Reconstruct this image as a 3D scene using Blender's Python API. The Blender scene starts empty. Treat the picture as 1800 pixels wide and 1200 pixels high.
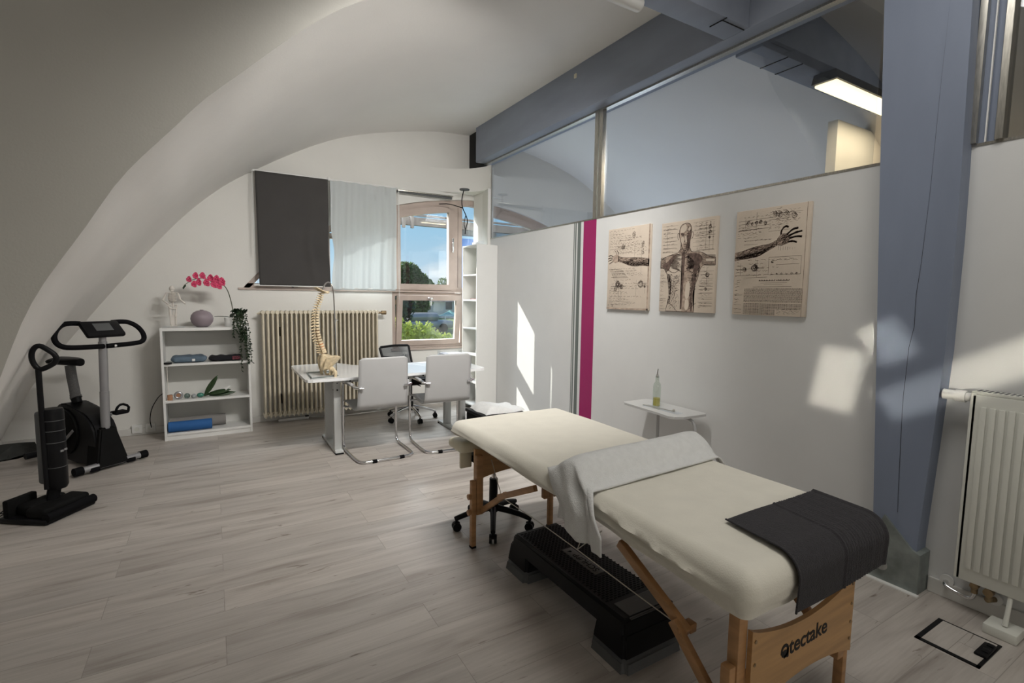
import bpy, bmesh, math, random
from mathutils import Vector, Matrix, noise
random.seed(7)
PI = math.pi
scn = bpy.context.scene
COL = scn.collection

# ---------------------------------------------------------------- camera
cam_d = bpy.data.cameras.new('camera'); cam = bpy.data.objects.new('camera', cam_d); COL.objects.link(cam)
cam_d.sensor_width = 36.0; cam_d.lens = 879.0 / 1800.0 * 36.0; cam_d.clip_start = 0.05; cam_d.clip_end = 400
def cam_axes(yaw, pit, rol):
    f = Vector((math.sin(yaw) * math.cos(pit), math.cos(yaw) * math.cos(pit), -math.sin(pit)))
    r = Vector((math.cos(yaw), -math.sin(yaw), 0)); d = f.cross(r)
    c, s = math.cos(rol), math.sin(rol)
    return c * r + s * d, -s * r + c * d, f
R_, D_, F_ = cam_axes(math.radians(30.9), math.radians(5.15), math.radians(-0.78))
m = Matrix.Identity(4)
for i in range(3):
    m[i][0] = R_[i]; m[i][1] = -D_[i]; m[i][2] = -F_[i]
m[2][3] = 1.42
cam.matrix_world = m
scn.camera = cam

# ---------------------------------------------------------------- view, world, sun, lights
vs = scn.view_settings
vs.view_transform = 'Standard'; vs.look = 'None'; vs.gamma = 1.0; vs.use_curve_mapping = False
vs.exposure = 0.0

world = bpy.data.worlds.new('world'); scn.world = world; world.use_nodes = True
nt = world.node_tree; nt.nodes.clear()
N = nt.nodes.new; L = nt.links.new
out = N('ShaderNodeOutputWorld'); bg = N('ShaderNodeBackground'); bg.inputs['Strength'].default_value = 1.0
tc = N('ShaderNodeTexCoord'); sep = N('ShaderNodeSeparateXYZ'); L(tc.outputs['Generated'], sep.inputs[0])
ramp = N('ShaderNodeValToRGB'); L(sep.outputs['Z'], ramp.inputs[0])
e = ramp.color_ramp.elements
e[0].position = 0.0; e[0].color = (0.60, 0.74, 0.86, 1)
e[1].position = 0.45; e[1].color = (0.10, 0.28, 0.62, 1)
k = e.new(0.12); k.color = (0.40, 0.66, 0.88, 1)
mp = N('ShaderNodeMapping'); mp.inputs['Scale'].default_value = (3, 3, 7); L(tc.outputs['Generated'], mp.inputs[0])
nz = N('ShaderNodeTexNoise'); nz.inputs['Scale'].default_value = 1.7; nz.inputs['Detail'].default_value = 7; L(mp.outputs[0], nz.inputs['Vector'])
cr = N('ShaderNodeValToRGB'); cr.color_ramp.elements[0].position = 0.53; cr.color_ramp.elements[1].position = 0.70; L(nz.outputs[0], cr.inputs[0])
mx = N('ShaderNodeMixRGB'); L(cr.outputs[0], mx.inputs[0]); L(ramp.outputs[0], mx.inputs[1]); mx.inputs[2].default_value = (0.90, 0.93, 0.97, 1)
L(mx.outputs[0], bg.inputs['Color']); L(bg.outputs[0], out.inputs['Surface'])

sd = bpy.data.lights.new('sun', 'SUN'); sd.energy = 9.0; sd.angle = 0.006; sd.color = (1.0, 0.95, 0.86)
sun = bpy.data.objects.new('sun', sd); COL.objects.link(sun)
sun.rotation_euler = Vector((1.0, -1.69, -1.35)).to_track_quat('-Z', 'Y').to_euler()
sun.location = (0, 12, 10)
def area(name, loc, direction, sx, sy, energy, color, spread=180):
    d = bpy.data.lights.new(name, 'AREA'); d.shape = 'RECTANGLE'; d.size = sx; d.size_y = sy; d.energy = energy; d.color = color
    d.spread = math.radians(spread)
    o = bpy.data.objects.new(name, d); COL.objects.link(o); o.location = loc
    o.rotation_euler = Vector(direction).to_track_quat('-Z', 'Y').to_euler()
    return o
# daylight of the arched window and next room; rear lamp is added fill
area('daylight_arched_window', (1.6, 7.4, 4.1), (0.05, -1, -0.85), 3.2, 1.6, 1000, (0.86, 0.93, 1.0))
area('rear_fill_light', (0.8, -2.9, 1.9), (0, 1, 0.05), 4.5, 1.8, 36, (1.0, 0.95, 0.87))
area('daylight_next_room', (4.7, 5.6, 1.25), (0, -1, 0.75), 2.6, 1.2, 29, (0.72, 0.83, 1.0))
area('bay_key_light', (1.6, 2.27, 3.03), (0.0, 1, -0.9), 1.1, 0.16, 50, (1.0, 0.97, 0.93), 125)  # added key light for the bay, out of view, no lamp modelled
area('table_fill_light', (1.7, 0.9, 3.55), (0.12, 0.1, -1), 1.6, 0.5, 21, (1.0, 0.97, 0.92), 150)  # added fill over the massage table, out of view
def beam_light(name, src, dst, sx, sy, roll, energy):
    # added lamp out of view: a nearly parallel patch like reflected sun
    o = area(name, src, Vector(dst) - Vector(src), sx, sy, energy, (1.0, 0.94, 0.80), 1.0)
    o.matrix_world = Matrix.Translation(src) @ (Vector(dst) - Vector(src)).to_track_quat('-Z', 'Y').to_matrix().to_4x4() @ Matrix.Rotation(math.radians(roll), 4, 'Z')
beam_light('beam_patch_wall', (-1.6, -0.9, 1.6), (3.0, 1.45, 0.98), 0.20, 0.34, -9, 0.14)
beam_light('beam_patch_post', (-1.6, -1.3, 1.7), (2.9, 1.175, 1.22), 0.15, 0.20, 32, 0.07)
beam_light('beam_band_wall', (-1.6, -1.9, 1.6), (2.97, 0.72, 1.17), 1.0, 0.15, 32, 0.30)

# ---------------------------------------------------------------- materials
MATS = {}
def mat(name, col, rough=0.6, metal=0.0, var=0.0, vscale=8.0, bump=0.0, bscale=60.0, spec=0.5, sheen=0.0, trans=0.0, emit=None, estr=0.0, stretch=None, coat=0.0):
    if name in MATS: return MATS[name]
    M = bpy.data.materials.new(name); M.use_nodes = True; t = M.node_tree; b = t.nodes['Principled BSDF']
    b.inputs['Base Color'].default_value = (*col, 1); b.inputs['Roughness'].default_value = rough; b.inputs['Metallic'].default_value = metal
    b.inputs['Specular IOR Level'].default_value = spec; b.inputs['Sheen Weight'].default_value = sheen
    b.inputs['Transmission Weight'].default_value = trans; b.inputs['Coat Weight'].default_value = coat
    if emit: b.inputs['Emission Color'].default_value = (*emit, 1); b.inputs['Emission Strength'].default_value = estr
    tcn = t.nodes.new('ShaderNodeTexCoord'); src = tcn.outputs['Object']
    if stretch:
        mpn = t.nodes.new('ShaderNodeMapping'); mpn.inputs['Scale'].default_value = stretch; t.links.new(src, mpn.inputs[0]); src = mpn.outputs[0]
    nzn = t.nodes.new('ShaderNodeTexNoise'); nzn.inputs['Scale'].default_value = vscale; nzn.inputs['Detail'].default_value = 4; t.links.new(src, nzn.inputs['Vector'])
    r = t.nodes.new('ShaderNodeValToRGB'); r.color_ramp.elements[0].position = 0.3; r.color_ramp.elements[1].position = 0.7
    r.color_ramp.elements[0].color = (*[c * (1 - var) for c in col], 1); r.color_ramp.elements[1].color = (*[min(1, c * (1 + var)) for c in col], 1)
    t.links.new(nzn.outputs[0], r.inputs[0]); t.links.new(r.outputs[0], b.inputs['Base Color'])
    if bump:
        n2 = t.nodes.new('ShaderNodeTexNoise'); n2.inputs['Scale'].default_value = bscale; n2.inputs['Detail'].default_value = 3; t.links.new(src, n2.inputs['Vector'])
        bp = t.nodes.new('ShaderNodeBump'); bp.inputs['Strength'].default_value = bump; bp.inputs['Distance'].default_value = 0.01
        t.links.new(n2.outputs[0], bp.inputs['Height']); t.links.new(bp.outputs[0], b.inputs['Normal'])
    MATS[name] = M; return M
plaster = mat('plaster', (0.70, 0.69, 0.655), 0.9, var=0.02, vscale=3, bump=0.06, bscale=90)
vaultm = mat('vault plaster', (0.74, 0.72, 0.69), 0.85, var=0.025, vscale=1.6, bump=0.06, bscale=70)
shadedwall = mat('arch wall shaded tone', (0.58, 0.565, 0.52), 0.9, var=0.02, vscale=2, bump=0.06, bscale=90)  # same white wall, its shade put into a darker base colour
partm = mat('partition laminate', (0.66, 0.665, 0.66), 0.42, var=0.015, vscale=5, bump=0.03, bscale=150)
bluewood = mat('blue glazed timber', (0.200, 0.235, 0.315), 0.55, var=0.12, vscale=3, bump=0.12, bscale=30, stretch=(1, 1, 0.2))
bluebeam = mat('blue glazed beam', (0.235, 0.262, 0.32), 0.55, var=0.14, vscale=4, bump=0.15, bscale=25, stretch=(1, 0.25, 1))
white = mat('white lacquer', (0.72, 0.72, 0.70), 0.4, var=0.01)
whiteg = mat('glossy white desk', (0.82, 0.83, 0.83), 0.18, var=0.01, coat=0.3)
shellm = mat('grey white chair shell', (0.40, 0.40, 0.40), 0.45, var=0.02)
chrome = mat('chrome', (0.72, 0.72, 0.73), 0.14, 1.0)
steel = mat('brushed steel', (0.50, 0.48, 0.43), 0.32, 1.0, var=0.2, vscale=20, stretch=(8, 8, 1))
galv = mat('galvanised steel', (0.26, 0.29, 0.28), 0.55, 0.6, var=0.35, vscale=9)
black = mat('black plastic', (0.009, 0.009, 0.010), 0.35, var=0.2, spec=0.12)
blackm = mat('matte black', (0.007, 0.007, 0.007), 0.7, var=0.2, bump=0.1, bscale=200, spec=0.1)
rubber = mat('black rubber', (0.004, 0.004, 0.005), 0.7, spec=0.1)
dgrey = mat('dark grey plastic', (0.085, 0.088, 0.09), 0.6, var=0.1, bump=0.15, bscale=160)
silver = mat('silver grey paint', (0.33, 0.33, 0.34), 0.35, 0.5, var=0.05)
sheetm = mat('cream cotton sheet', (0.72, 0.69, 0.60), 0.9, var=0.03, vscale=12, bump=0.12, bscale=220, sheen=0.3)
towelw = mat('white terry towel', (0.74, 0.745, 0.735), 0.95, var=0.04, vscale=40, bump=0.5, bscale=260, sheen=0.4)
towelg = mat('anthracite terry towel', (0.022, 0.020, 0.024), 0.95, var=0.2, vscale=60, bump=0.6, bscale=300, sheen=0.08)
beech = mat('beech wood', (0.38, 0.205, 0.09), 0.45, var=0.22, vscale=3, stretch=(1, 2, 12), bump=0.03, bscale=80)
beechp = mat('beech plywood panel', (0.42, 0.24, 0.10), 0.42, var=0.15, vscale=3, stretch=(1.2, 2, 16), bump=0.03)
cream = mat('cream vinyl', (0.66, 0.62, 0.48), 0.45, var=0.03)
radcream = mat('aged cream radiator enamel', (0.60, 0.54, 0.42), 0.4, var=0.05)
radwhite = mat('white radiator enamel', (0.66, 0.665, 0.61), 0.4, var=0.02)
winframe = mat('taupe window frame', (0.44, 0.36, 0.315), 0.5, var=0.06)
darkblind = mat('anthracite blind fabric', (0.048, 0.045, 0.043), 0.85, var=0.08, vscale=3)
bonem = mat('ivory bone plastic', (0.60, 0.49, 0.32), 0.5, var=0.18, vscale=40)
discm = mat('orange disc', (0.50, 0.16, 0.05), 0.6)
boneW = mat('white bone plastic', (0.66, 0.62, 0.57), 0.5, var=0.05)
leafm = mat('ivy leaf', (0.014, 0.035, 0.014), 0.6, var=0.5, vscale=30)
leaf2 = mat('dark glossy leaf', (0.020, 0.045, 0.014), 0.35, var=0.35, vscale=20)
orchid = mat('pink orchid petal', (0.58, 0.050, 0.13), 0.6, var=0.25, vscale=40)
stemm = mat('plant stem', (0.06, 0.07, 0.035), 0.7)
vasem = mat('mauve ceramic', (0.245, 0.20, 0.225), 0.5, var=0.05)
magenta = mat('magenta wall stripe', (0.30, 0.010, 0.105), 0.5)
stripeg = mat('grey green wall stripe', (0.13, 0.15, 0.14), 0.5)
canvasm = mat('aged parchment canvas', (0.62, 0.53, 0.435), 0.85, var=0.07, vscale=5, bump=0.15, bscale=300)
inkm = mat('sepia ink', (0.045, 0.027, 0.022), 0.9)
washm = mat('sepia wash', (0.40, 0.31, 0.245), 0.9, var=0.35, vscale=35)
washd = mat('dark sepia wash', (0.12, 0.08, 0.065), 0.9, var=0.5, vscale=45)
bluemat = mat('blue foam mat', (0.015, 0.10, 0.30), 0.75, var=0.05)
greymat = mat('grey foam mat', (0.21, 0.20, 0.19), 0.8, var=0.05)
bluecloth = mat('grey blue cloth', (0.11, 0.16, 0.21), 0.9, var=0.15)
blackcloth = mat('black cloth', (0.006, 0.006, 0.009), 0.95)
brassm = mat('tarnished brass', (0.30, 0.22, 0.13), 0.45, 0.8, var=0.3, vscale=30)
darkgap = mat('black gap tone', (0.006, 0.006, 0.006), 0.8)  # joints and crack; also the shaded gap at the beam end
labelm = mat('grey label', (0.105, 0.105, 0.105), 0.5)
ledm = mat('lit lamp diffuser', (0.9, 0.85, 0.7), 0.5, emit=(1.0, 0.82, 0.50), estr=2.2)

def glassmat(name, tint, gloss, rough=0.0):
    M = bpy.data.materials.new(name); M.use_nodes = True; t = M.node_tree; t.nodes.clear()
    o = t.nodes.new('ShaderNodeOutputMaterial'); tr = t.nodes.new('ShaderNodeBsdfTransparent'); tr.inputs[0].default_value = (*tint, 1)
    g = t.nodes.new('ShaderNodeBsdfGlossy'); g.inputs['Roughness'].default_value = rough; g.inputs[0].default_value = (0.95, 0.97, 1, 1)
    mxn = t.nodes.new('ShaderNodeMixShader'); ge = t.nodes.new('ShaderNodeNewGeometry')
    dt = t.nodes.new('ShaderNodeVectorMath'); dt.operation = 'DOT_PRODUCT'; t.links.new(ge.outputs['Normal'], dt.inputs[0]); t.links.new(ge.outputs['Incoming'], dt.inputs[1])
    def mth(op, a, b_):
        n_ = t.nodes.new('ShaderNodeMath'); n_.operation = op
        for k_, v_ in enumerate((a, b_)):
            if v_ is None: continue
            if isinstance(v_, (int, float)): n_.inputs[k_].default_value = v_
            else: t.links.new(v_, n_.inputs[k_])
        return n_.outputs[0]
    ab = mth('ABSOLUTE', dt.outputs['Value'], None); sch = mth('MULTIPLY', mth('POWER', mth('SUBTRACT', 1.0, ab), 5.0), 0.90)
    t.links.new(mth('ADD', sch, 0.04 + gloss), mxn.inputs[0]); t.links.new(tr.outputs[0], mxn.inputs[1]); t.links.new(g.outputs[0], mxn.inputs[2])
    t.links.new(mxn.outputs[0], o.inputs[0]); MATS[name] = M; return M
winglass = glassmat('window glass', (0.97, 0.985, 0.98), 0.0)
partglass = glassmat('partition glass', (0.90, 0.92, 0.94), 0.04)
clearm = glassmat('clear acrylic', (0.97, 0.98, 0.99), 0.0)
bottleglass = glassmat('bottle glass', (0.86, 0.90, 0.86), 0.06)
meshm = glassmat('mesh fabric', (0.55, 0.56, 0.57), 0.02, 0.6)
oilm = mat('yellow oil', (0.62, 0.52, 0.10), 0.2, trans=0.4)

# half translucent curtain cloth
M = bpy.data.materials.new('light grey curtain cloth'); M.use_nodes = True; t = M.node_tree
b = t.nodes['Principled BSDF']; b.inputs['Base Color'].default_value = (0.50, 0.53, 0.53, 1); b.inputs['Roughness'].default_value = 0.9
tl = t.nodes.new('ShaderNodeBsdfTranslucent'); tl.inputs[0].default_value = (0.50, 0.55, 0.56, 1)
mxn = t.nodes.new('ShaderNodeMixShader'); mxn.inputs[0].default_value = 0.12
t.links.new(b.outputs[0], mxn.inputs[1]); t.links.new(tl.outputs[0], mxn.inputs[2]); t.links.new(mxn.outputs[0], t.nodes['Material Output'].inputs[0])
curtm = M

# floor: pale grey oak planks running along X
def floormat():
    M = bpy.data.materials.new('pale grey oak planks'); M.use_nodes = True; t = M.node_tree; b = t.nodes['Principled BSDF']
    b.inputs['Roughness'].default_value = 0.42
    n = t.nodes.new; l = t.links.new
    tcn = n('ShaderNodeTexCoord')
    br = n('ShaderNodeTexBrick'); br.inputs['Scale'].default_value = 1.0; br.offset = 0.37; br.offset_frequency = 2
    br.inputs['Brick Width'].default_value = 1.25; br.inputs['Row Height'].default_value = 0.19; br.inputs['Mortar Size'].default_value = 0.0014
    br.inputs['Color1'].default_value = (0, 0, 0, 1); br.inputs['Color2'].default_value = (1, 1, 1, 1); br.inputs['Mortar'].default_value = (0.5, 0.5, 0.5, 1)
    l(tcn.outputs['Object'], br.inputs['Vector'])
    sx = n('ShaderNodeSeparateXYZ'); l(tcn.outputs['Object'], sx.inputs[0])
    off = n('ShaderNodeMath'); off.operation = 'MULTIPLY_ADD'; off.inputs[1].default_value = 9.0; l(br.outputs['Color'], off.inputs[0]); l(sx.outputs['X'], off.inputs[2])
    cx = n('ShaderNodeCombineXYZ'); l(off.outputs[0], cx.inputs[0]); l(sx.outputs['Y'], cx.inputs[1]); l(br.outputs['Color'], cx.inputs[2])
    m1 = n('ShaderNodeMapping'); m1.inputs['Scale'].default_value = (0.9, 8, 3); l(cx.outputs[0], m1.inputs[0])
    g1 = n('ShaderNodeTexNoise'); g1.inputs['Scale'].default_value = 1.6; g1.inputs['Detail'].default_value = 6; g1.inputs['Distortion'].default_value = 0.6; l(m1.outputs[0], g1.inputs['Vector'])
    m2 = n('ShaderNodeMapping'); m2.inputs['Scale'].default_value = (3, 80, 3); l(cx.outputs[0], m2.inputs[0])
    g2 = n('ShaderNodeTexNoise'); g2.inputs['Scale'].default_value = 1.5; g2.inputs['Detail'].default_value = 3; l(m2.outputs[0], g2.inputs['Vector'])
    r1 = n('ShaderNodeValToRGB'); q = r1.color_ramp.elements
    q[0].position = 0.27; q[0].color = (0.285, 0.252, 0.225, 1); q[1].position = 0.62; q[1].color = (0.475, 0.440, 0.405, 1)
    q2 = q.new(0.42); q2.color = (0.40, 0.366, 0.334, 1)
    l(g1.outputs[0], r1.inputs[0])
    r2 = n('ShaderNodeValToRGB'); r2.color_ramp.elements[0].color = (0.93, 0.925, 0.92, 1); r2.color_ramp.elements[1].color = (1.03, 1.03, 1.03, 1)
    r2.color_ramp.elements[0].position = 0.3; r2.color_ramp.elements[1].position = 0.65; l(g2.outputs[0], r2.inputs[0])
    mu = n('ShaderNodeMixRGB'); mu.blend_type = 'MULTIPLY'; mu.inputs[0].default_value = 1; l(r1.outputs[0], mu.inputs[1]); l(r2.outputs[0], mu.inputs[2])
    # plank to plank tone
    r3 = n('ShaderNodeValToRGB'); r3.color_ramp.elements[0].color = (0.90, 0.90, 0.90, 1); r3.color_ramp.elements[1].color = (1.06, 1.055, 1.05, 1); l(br.outputs['Color'], r3.inputs[0])
    mu2 = n('ShaderNodeMixRGB'); mu2.blend_type = 'MULTIPLY'; mu2.inputs[0].default_value = 1; l(mu.outputs[0], mu2.inputs[1]); l(r3.outputs[0], mu2.inputs[2])
    m4 = n('ShaderNodeMapping'); m4.inputs['Scale'].default_value = (4.5, 26, 1); l(cx.outputs[0], m4.inputs[0])
    g4 = n('ShaderNodeTexNoise'); g4.inputs['Scale'].default_value = 1.0; g4.inputs['Detail'].default_value = 5; g4.inputs['Distortion'].default_value = 1.2; l(m4.outputs[0], g4.inputs['Vector'])
    r4 = n('ShaderNodeValToRGB'); r4.color_ramp.elements[0].position = 0.255; r4.color_ramp.elements[0].color = (0.42, 0.38, 0.34, 1); r4.color_ramp.elements[1].position = 0.335; r4.color_ramp.elements[1].color = (1, 1, 1, 1); l(g4.outputs[0], r4.inputs[0])
    mu4 = n('ShaderNodeMixRGB'); mu4.blend_type = 'MULTIPLY'; mu4.inputs[0].default_value = 1; l(mu2.outputs[0], mu4.inputs[1]); l(r4.outputs[0], mu4.inputs[2]); mu2 = mu4
    mo = n('ShaderNodeMixRGB'); mo.inputs[2].default_value = (0.17, 0.15, 0.13, 1); mo.blend_type = 'MIX'
    fm = n('ShaderNodeMath'); fm.operation = 'MULTIPLY'; fm.inputs[1].default_value = 0.55; l(br.outputs['Fac'], fm.inputs[0]); l(fm.outputs[0], mo.inputs[0]); l(mu2.outputs[0], mo.inputs[1])
    l(mo.outputs[0], b.inputs['Base Color'])
    bp = n('ShaderNodeBump'); bp.inputs['Strength'].default_value = 0.08; bp.inputs['Distance'].default_value = 0.005; l(g2.outputs[0], bp.inputs['Height']); l(bp.outputs[0], b.inputs['Normal'])
    return M
floorm = floormat()

# ---------------------------------------------------------------- helpers
WM = {}
def wm(o): return WM.get(o.name, Matrix.Identity(4)) if o else Matrix.Identity(4)
def tag(o, label, cat, group=None, kind=None):
    o['label'] = label; o['category'] = cat
    if group: o['group'] = group
    if kind: o['kind'] = kind
    return o
def thing(name, label, cat, loc=(0, 0, 0), rotz=0.0, group=None):
    o = bpy.data.objects.new(name, None); COL.objects.link(o); o.empty_display_size = 0.1
    o.location = loc; o.rotation_euler = (0, 0, rotz)
    WM[o.name] = Matrix.Translation(loc) @ Matrix.Rotation(rotz, 4, 'Z')
    return tag(o, label, cat, group)
class B:
    def __init__(s): s.bm = bmesh.new()
    def box(s, a, b, bev=0.0, M=None, seg=2):
        a = Vector(a); b = Vector(b); c = (a + b) / 2; d = b - a
        r = bmesh.ops.create_cube(s.bm, size=1.0)
        bmesh.ops.scale(s.bm, vec=[abs(x) for x in d], verts=r['verts'])
        vs_ = r['verts']
        if bev > 0:
            es = list({e for v in vs_ for e in v.link_edges})
            rr = bmesh.ops.bevel(s.bm, geom=es, offset=min(bev, min(abs(x) for x in d) * 0.49), segments=seg, affect='EDGES', profile=0.5)
            vs_ = list({v for f in rr['faces'] for v in f.verts} | {v for v in vs_ if v.is_valid})
        bmesh.ops.translate(s.bm, vec=c, verts=vs_)
        if M is not None: bmesh.ops.transform(s.bm, matrix=M, verts=vs_)
        return s
    def cyl(s, p0, p1, r0, r1=None, n=16, caps=True):
        p0 = Vector(p0); p1 = Vector(p1); d = p1 - p0
        q = d.to_track_quat('Z', 'Y').to_matrix().to_4x4()
        bmesh.ops.create_cone(s.bm, cap_ends=caps, cap_tris=False, segments=n, radius1=r0, radius2=r0 if r1 is None else r1, depth=d.length, matrix=Matrix.Translation((p0 + p1) / 2) @ q)
        return s
    def sphere(s, c, r, sc=(1, 1, 1), n=16, M=None):
        mm = Matrix.Translation(c) @ (M if M is not None else Matrix.Identity(4)) @ Matrix.Diagonal((*[x * r for x in sc], 1))
        bmesh.ops.create_uvsphere(s.bm, u_segments=n, v_segments=max(6, n // 2), radius=1.0, matrix=mm); return s
    def tube(s, pts, r, n=10, closed=False, smooth=0, flat=None):
        pts = [Vector(p) for p in pts]
        for _ in range(smooth):
            q = []
            K = len(pts)
            rng = range(K) if closed else range(K - 1)
            if not closed: q.append(pts[0])
            for i in rng:
                a, b = pts[i], pts[(i + 1) % K]
                q += [a.lerp(b, 0.25), a.lerp(b, 0.75)]
            if not closed: q.append(pts[-1])
            pts = q
        K = len(pts); rs = r if isinstance(r, (list, tuple)) else None
        rings = []; up = None
        for i in range(K):
            if closed: t_ = pts[(i + 1) % K] - pts[i - 1]
            else: t_ = pts[min(i + 1, K - 1)] - pts[max(i - 1, 0)]
            t_.normalize()
            if up is None:
                up = Vector((0, 0, 1)) if abs(t_.z) < 0.9 else Vector((1, 0, 0))
            side = t_.cross(up)
            if side.length < 1e-6: side = t_.orthogonal()
            side.normalize(); up = side.cross(t_).normalized()
            if rs: f_ = i / (K - 1) * (len(rs) - 1); j = min(int(f_), len(rs) - 2); ri = rs[j] + (rs[j + 1] - rs[j]) * (f_ - j)
            else: ri = r
            fx, fy = (1, 1) if flat is None else flat
            rings.append([s.bm.verts.new(pts[i] + side * math.cos(2 * PI * k_ / n) * ri * fx + up * math.sin(2 * PI * k_ / n) * ri * fy) for k_ in range(n)])
        for i in range(K if closed else K - 1):
            a, b = rings[i], rings[(i + 1) % K]
            for k_ in range(n): s.bm.faces.new((a[k_], a[(k_ + 1) % n], b[(k_ + 1) % n], b[k_]))
        if not closed:
            s.bm.faces.new(rings[0][::-1]); s.bm.faces.new(rings[-1])
        return s
    def lathe(s, prof, c=(0, 0, 0), n=24):
        c = Vector(c); rings = []
        for r, z in prof:
            if r < 1e-5: rings.append([s.bm.verts.new(c + Vector((0, 0, z)))])
            else: rings.append([s.bm.verts.new(c + Vector((r * math.cos(2 * PI * k_ / n), r * math.sin(2 * PI * k_ / n), z))) for k_ in range(n)])
        for a, b in zip(rings, rings[1:]):
            if len(a) == 1 and len(b) == 1: continue
            for k_ in range(n):
                k2 = (k_ + 1) % n
                if len(a) == 1: s.bm.faces.new((a[0], b[k2], b[k_]))
                elif len(b) == 1: s.bm.faces.new((a[k_], a[k2], b[0]))
                else: s.bm.faces.new((a[k_], a[k2], b[k2], b[k_]))
        return s
    def prism(s, poly, d, M=None):
        """poly: list of 3D points (planar), extruded by vector d"""
        d = Vector(d); a = [s.bm.verts.new(Vector(p)) for p in poly]; b = [s.bm.verts.new(Vector(p) + d) for p in poly]
        n = len(poly)
        s.bm.faces.new(a[::-1]); s.bm.faces.new(b)
        for i in range(n): s.bm.faces.new((a[i], a[(i + 1) % n], b[(i + 1) % n], b[i]))
        if M is not None: bmesh.ops.transform(s.bm, matrix=M, verts=a + b)
        return s
    def grid(s, rows, closed_u=False, closed_v=False):
        V = [[s.bm.verts.new(Vector(p)) for p in row] for row in rows]
        nr, nc = len(V), len(V[0])
        for i in range(nr if closed_u else nr - 1):
            for j in range(nc if closed_v else nc - 1):
                s.bm.faces.new((V[i][j], V[i][(j + 1) % nc], V[(i + 1) % nr][(j + 1) % nc], V[(i + 1) % nr][j]))
        return V
    def build(s, name, m_, parent=None, smooth=True, local=False, angle=40, solid=0.0, subd=0, recalc=True, stucture=False, merge=False):
        if merge: bmesh.ops.remove_doubles(s.bm, verts=s.bm.verts, dist=1e-5)
        if recalc: bmesh.ops.recalc_face_normals(s.bm, faces=s.bm.faces)
        me = bpy.data.meshes.new(name)
        if parent is not None and not local: bmesh.ops.transform(s.bm, matrix=wm(parent).inverted(), verts=s.bm.verts)
        s.bm.to_mesh(me); s.bm.free()
        me.materials.append(m_)
        if smooth:
            me.polygons.foreach_set('use_smooth', [True] * len(me.polygons))
            me.set_sharp_from_angle(angle=math.radians(angle))
        o = bpy.data.objects.new(name, me); COL.objects.link(o)
        if parent is not None: o.parent = parent; WM[o.name] = wm(parent)
        if solid: md = o.modifiers.new('thickness', 'SOLIDIFY'); md.thickness = solid; md.offset = 0
        if subd: md = o.modifiers.new('smooth', 'SUBSURF'); md.levels = subd; md.render_levels = subd
        return o
def struct(o, label=None, cat=None):
    o['kind'] = 'structure'
    if label: o['label'] = label
    if cat: o['category'] = cat
    return o
def copy_tree(o, parent=None):
    c = o.copy(); COL.objects.link(c); c.parent = parent
    for ch in list(o.children): copy_tree(ch, c)
    return c
def lerp(a, b, t_): return a + (b - a) * t_
def interp(pts, t_):
    """piecewise linear through pts at parameter t_ in 0..1"""
    f_ = max(0, min(0.999999, t_)) * (len(pts) - 1); i = int(f_); u = f_ - i
    return [lerp(a, b, u) for a, b in zip(pts[i], pts[i + 1])]
def catmull(pts, n):
    P_ = [Vector(p) for p in pts]; P_ = [P_[0] * 2 - P_[1]] + P_ + [P_[-1] * 2 - P_[-2]]; o = []
    segs = len(P_) - 3
    for i in range(n + 1):
        f_ = i / n * segs; j = min(int(f_), segs - 1); u = f_ - j
        a, b, c, d = P_[j:j + 4]
        o.append(0.5 * ((2 * b) + (c - a) * u + (2 * a - 5 * b + 4 * c - d) * u * u + (3 * b - a - 3 * c + d) * u ** 3))
    return o

# ---------------------------------------------------------------- the room
BW = 6.08          # inner face of the wall with the arched window
o = struct(B().box((-4.2, -3.2, -0.1), (9, 6.5, 0)).build('floor', floorm, smooth=False), 'pale grey oak plank floor', 'floor')
# barrel vault over the bay: section at the window wall, and its near rim
Bp = [(-1.72, -0.02), (-1.67, 0.07), (-1.42, 0.57), (-1.16, 0.95), (-0.81, 1.43), (-0.33, 2.05), (0.03, 2.42), (0.39, 2.69), (1.08, 3.09), (1.65, 3.30), (2.44, 3.46), (3.0, 3.50)]
Ap = [(-1.06, -0.02, 3.0), (-1.02, 0.25, 3.0), (-0.94, 0.62, 3.0), (-0.80, 1.06, 3.0), (-0.68, 1.38, 3.0), (-0.49, 1.705, 3.0), (-0.342, 1.954, 3.0), (-0.146, 2.195, 3.0), (0.103, 2.474, 3.0), (0.79, 3.07, 3.0), (1.75, 3.36, 2.8), (3.0, 3.50, 2.16)]
NA = 60
Bc = catmull([(x, BW, z) for x, z in Bp], NA); 
def arc_resample(P_, n):
    d = [0]
    for a, b in zip(P_, P_[1:]): d.append(d[-1] + (b - a).length)
    o = []; j = 0
    for i in range(n + 1):
        t_ = d[-1] * i / n
        while j < len(d) - 2 and d[j + 1] < t_: j += 1
        o.append(P_[j].lerp(P_[j + 1], (t_ - d[j]) / max(1e-9, d[j + 1] - d[j])))
    return o
Bc = arc_resample(Bc, NA); Ac = arc_resample(catmull([(x, y, z) for x, z, y in Ap], 160), NA)
rows = []
for i in range(NA + 1):
    row = []
    for j in range(13):
        t_ = j / 12; p = Bc[i].lerp(Ac[i], t_)
        # the outer skin sags a little between ribs low down
        w = max(0, 1 - i / 24) * math.sin(PI * t_)
        row.append(p + Vector((-0.10 * w + 0.016 * w * math.sin(t_ * 15 + i * 0.11), 0, 0.03 * w)))
    rows.append(row)
b = B(); b.grid(rows)
ceil_ = struct(b.build('ceiling', vaultm, angle=60), 'white plastered barrel vault over the window bay', 'ceiling')
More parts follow.
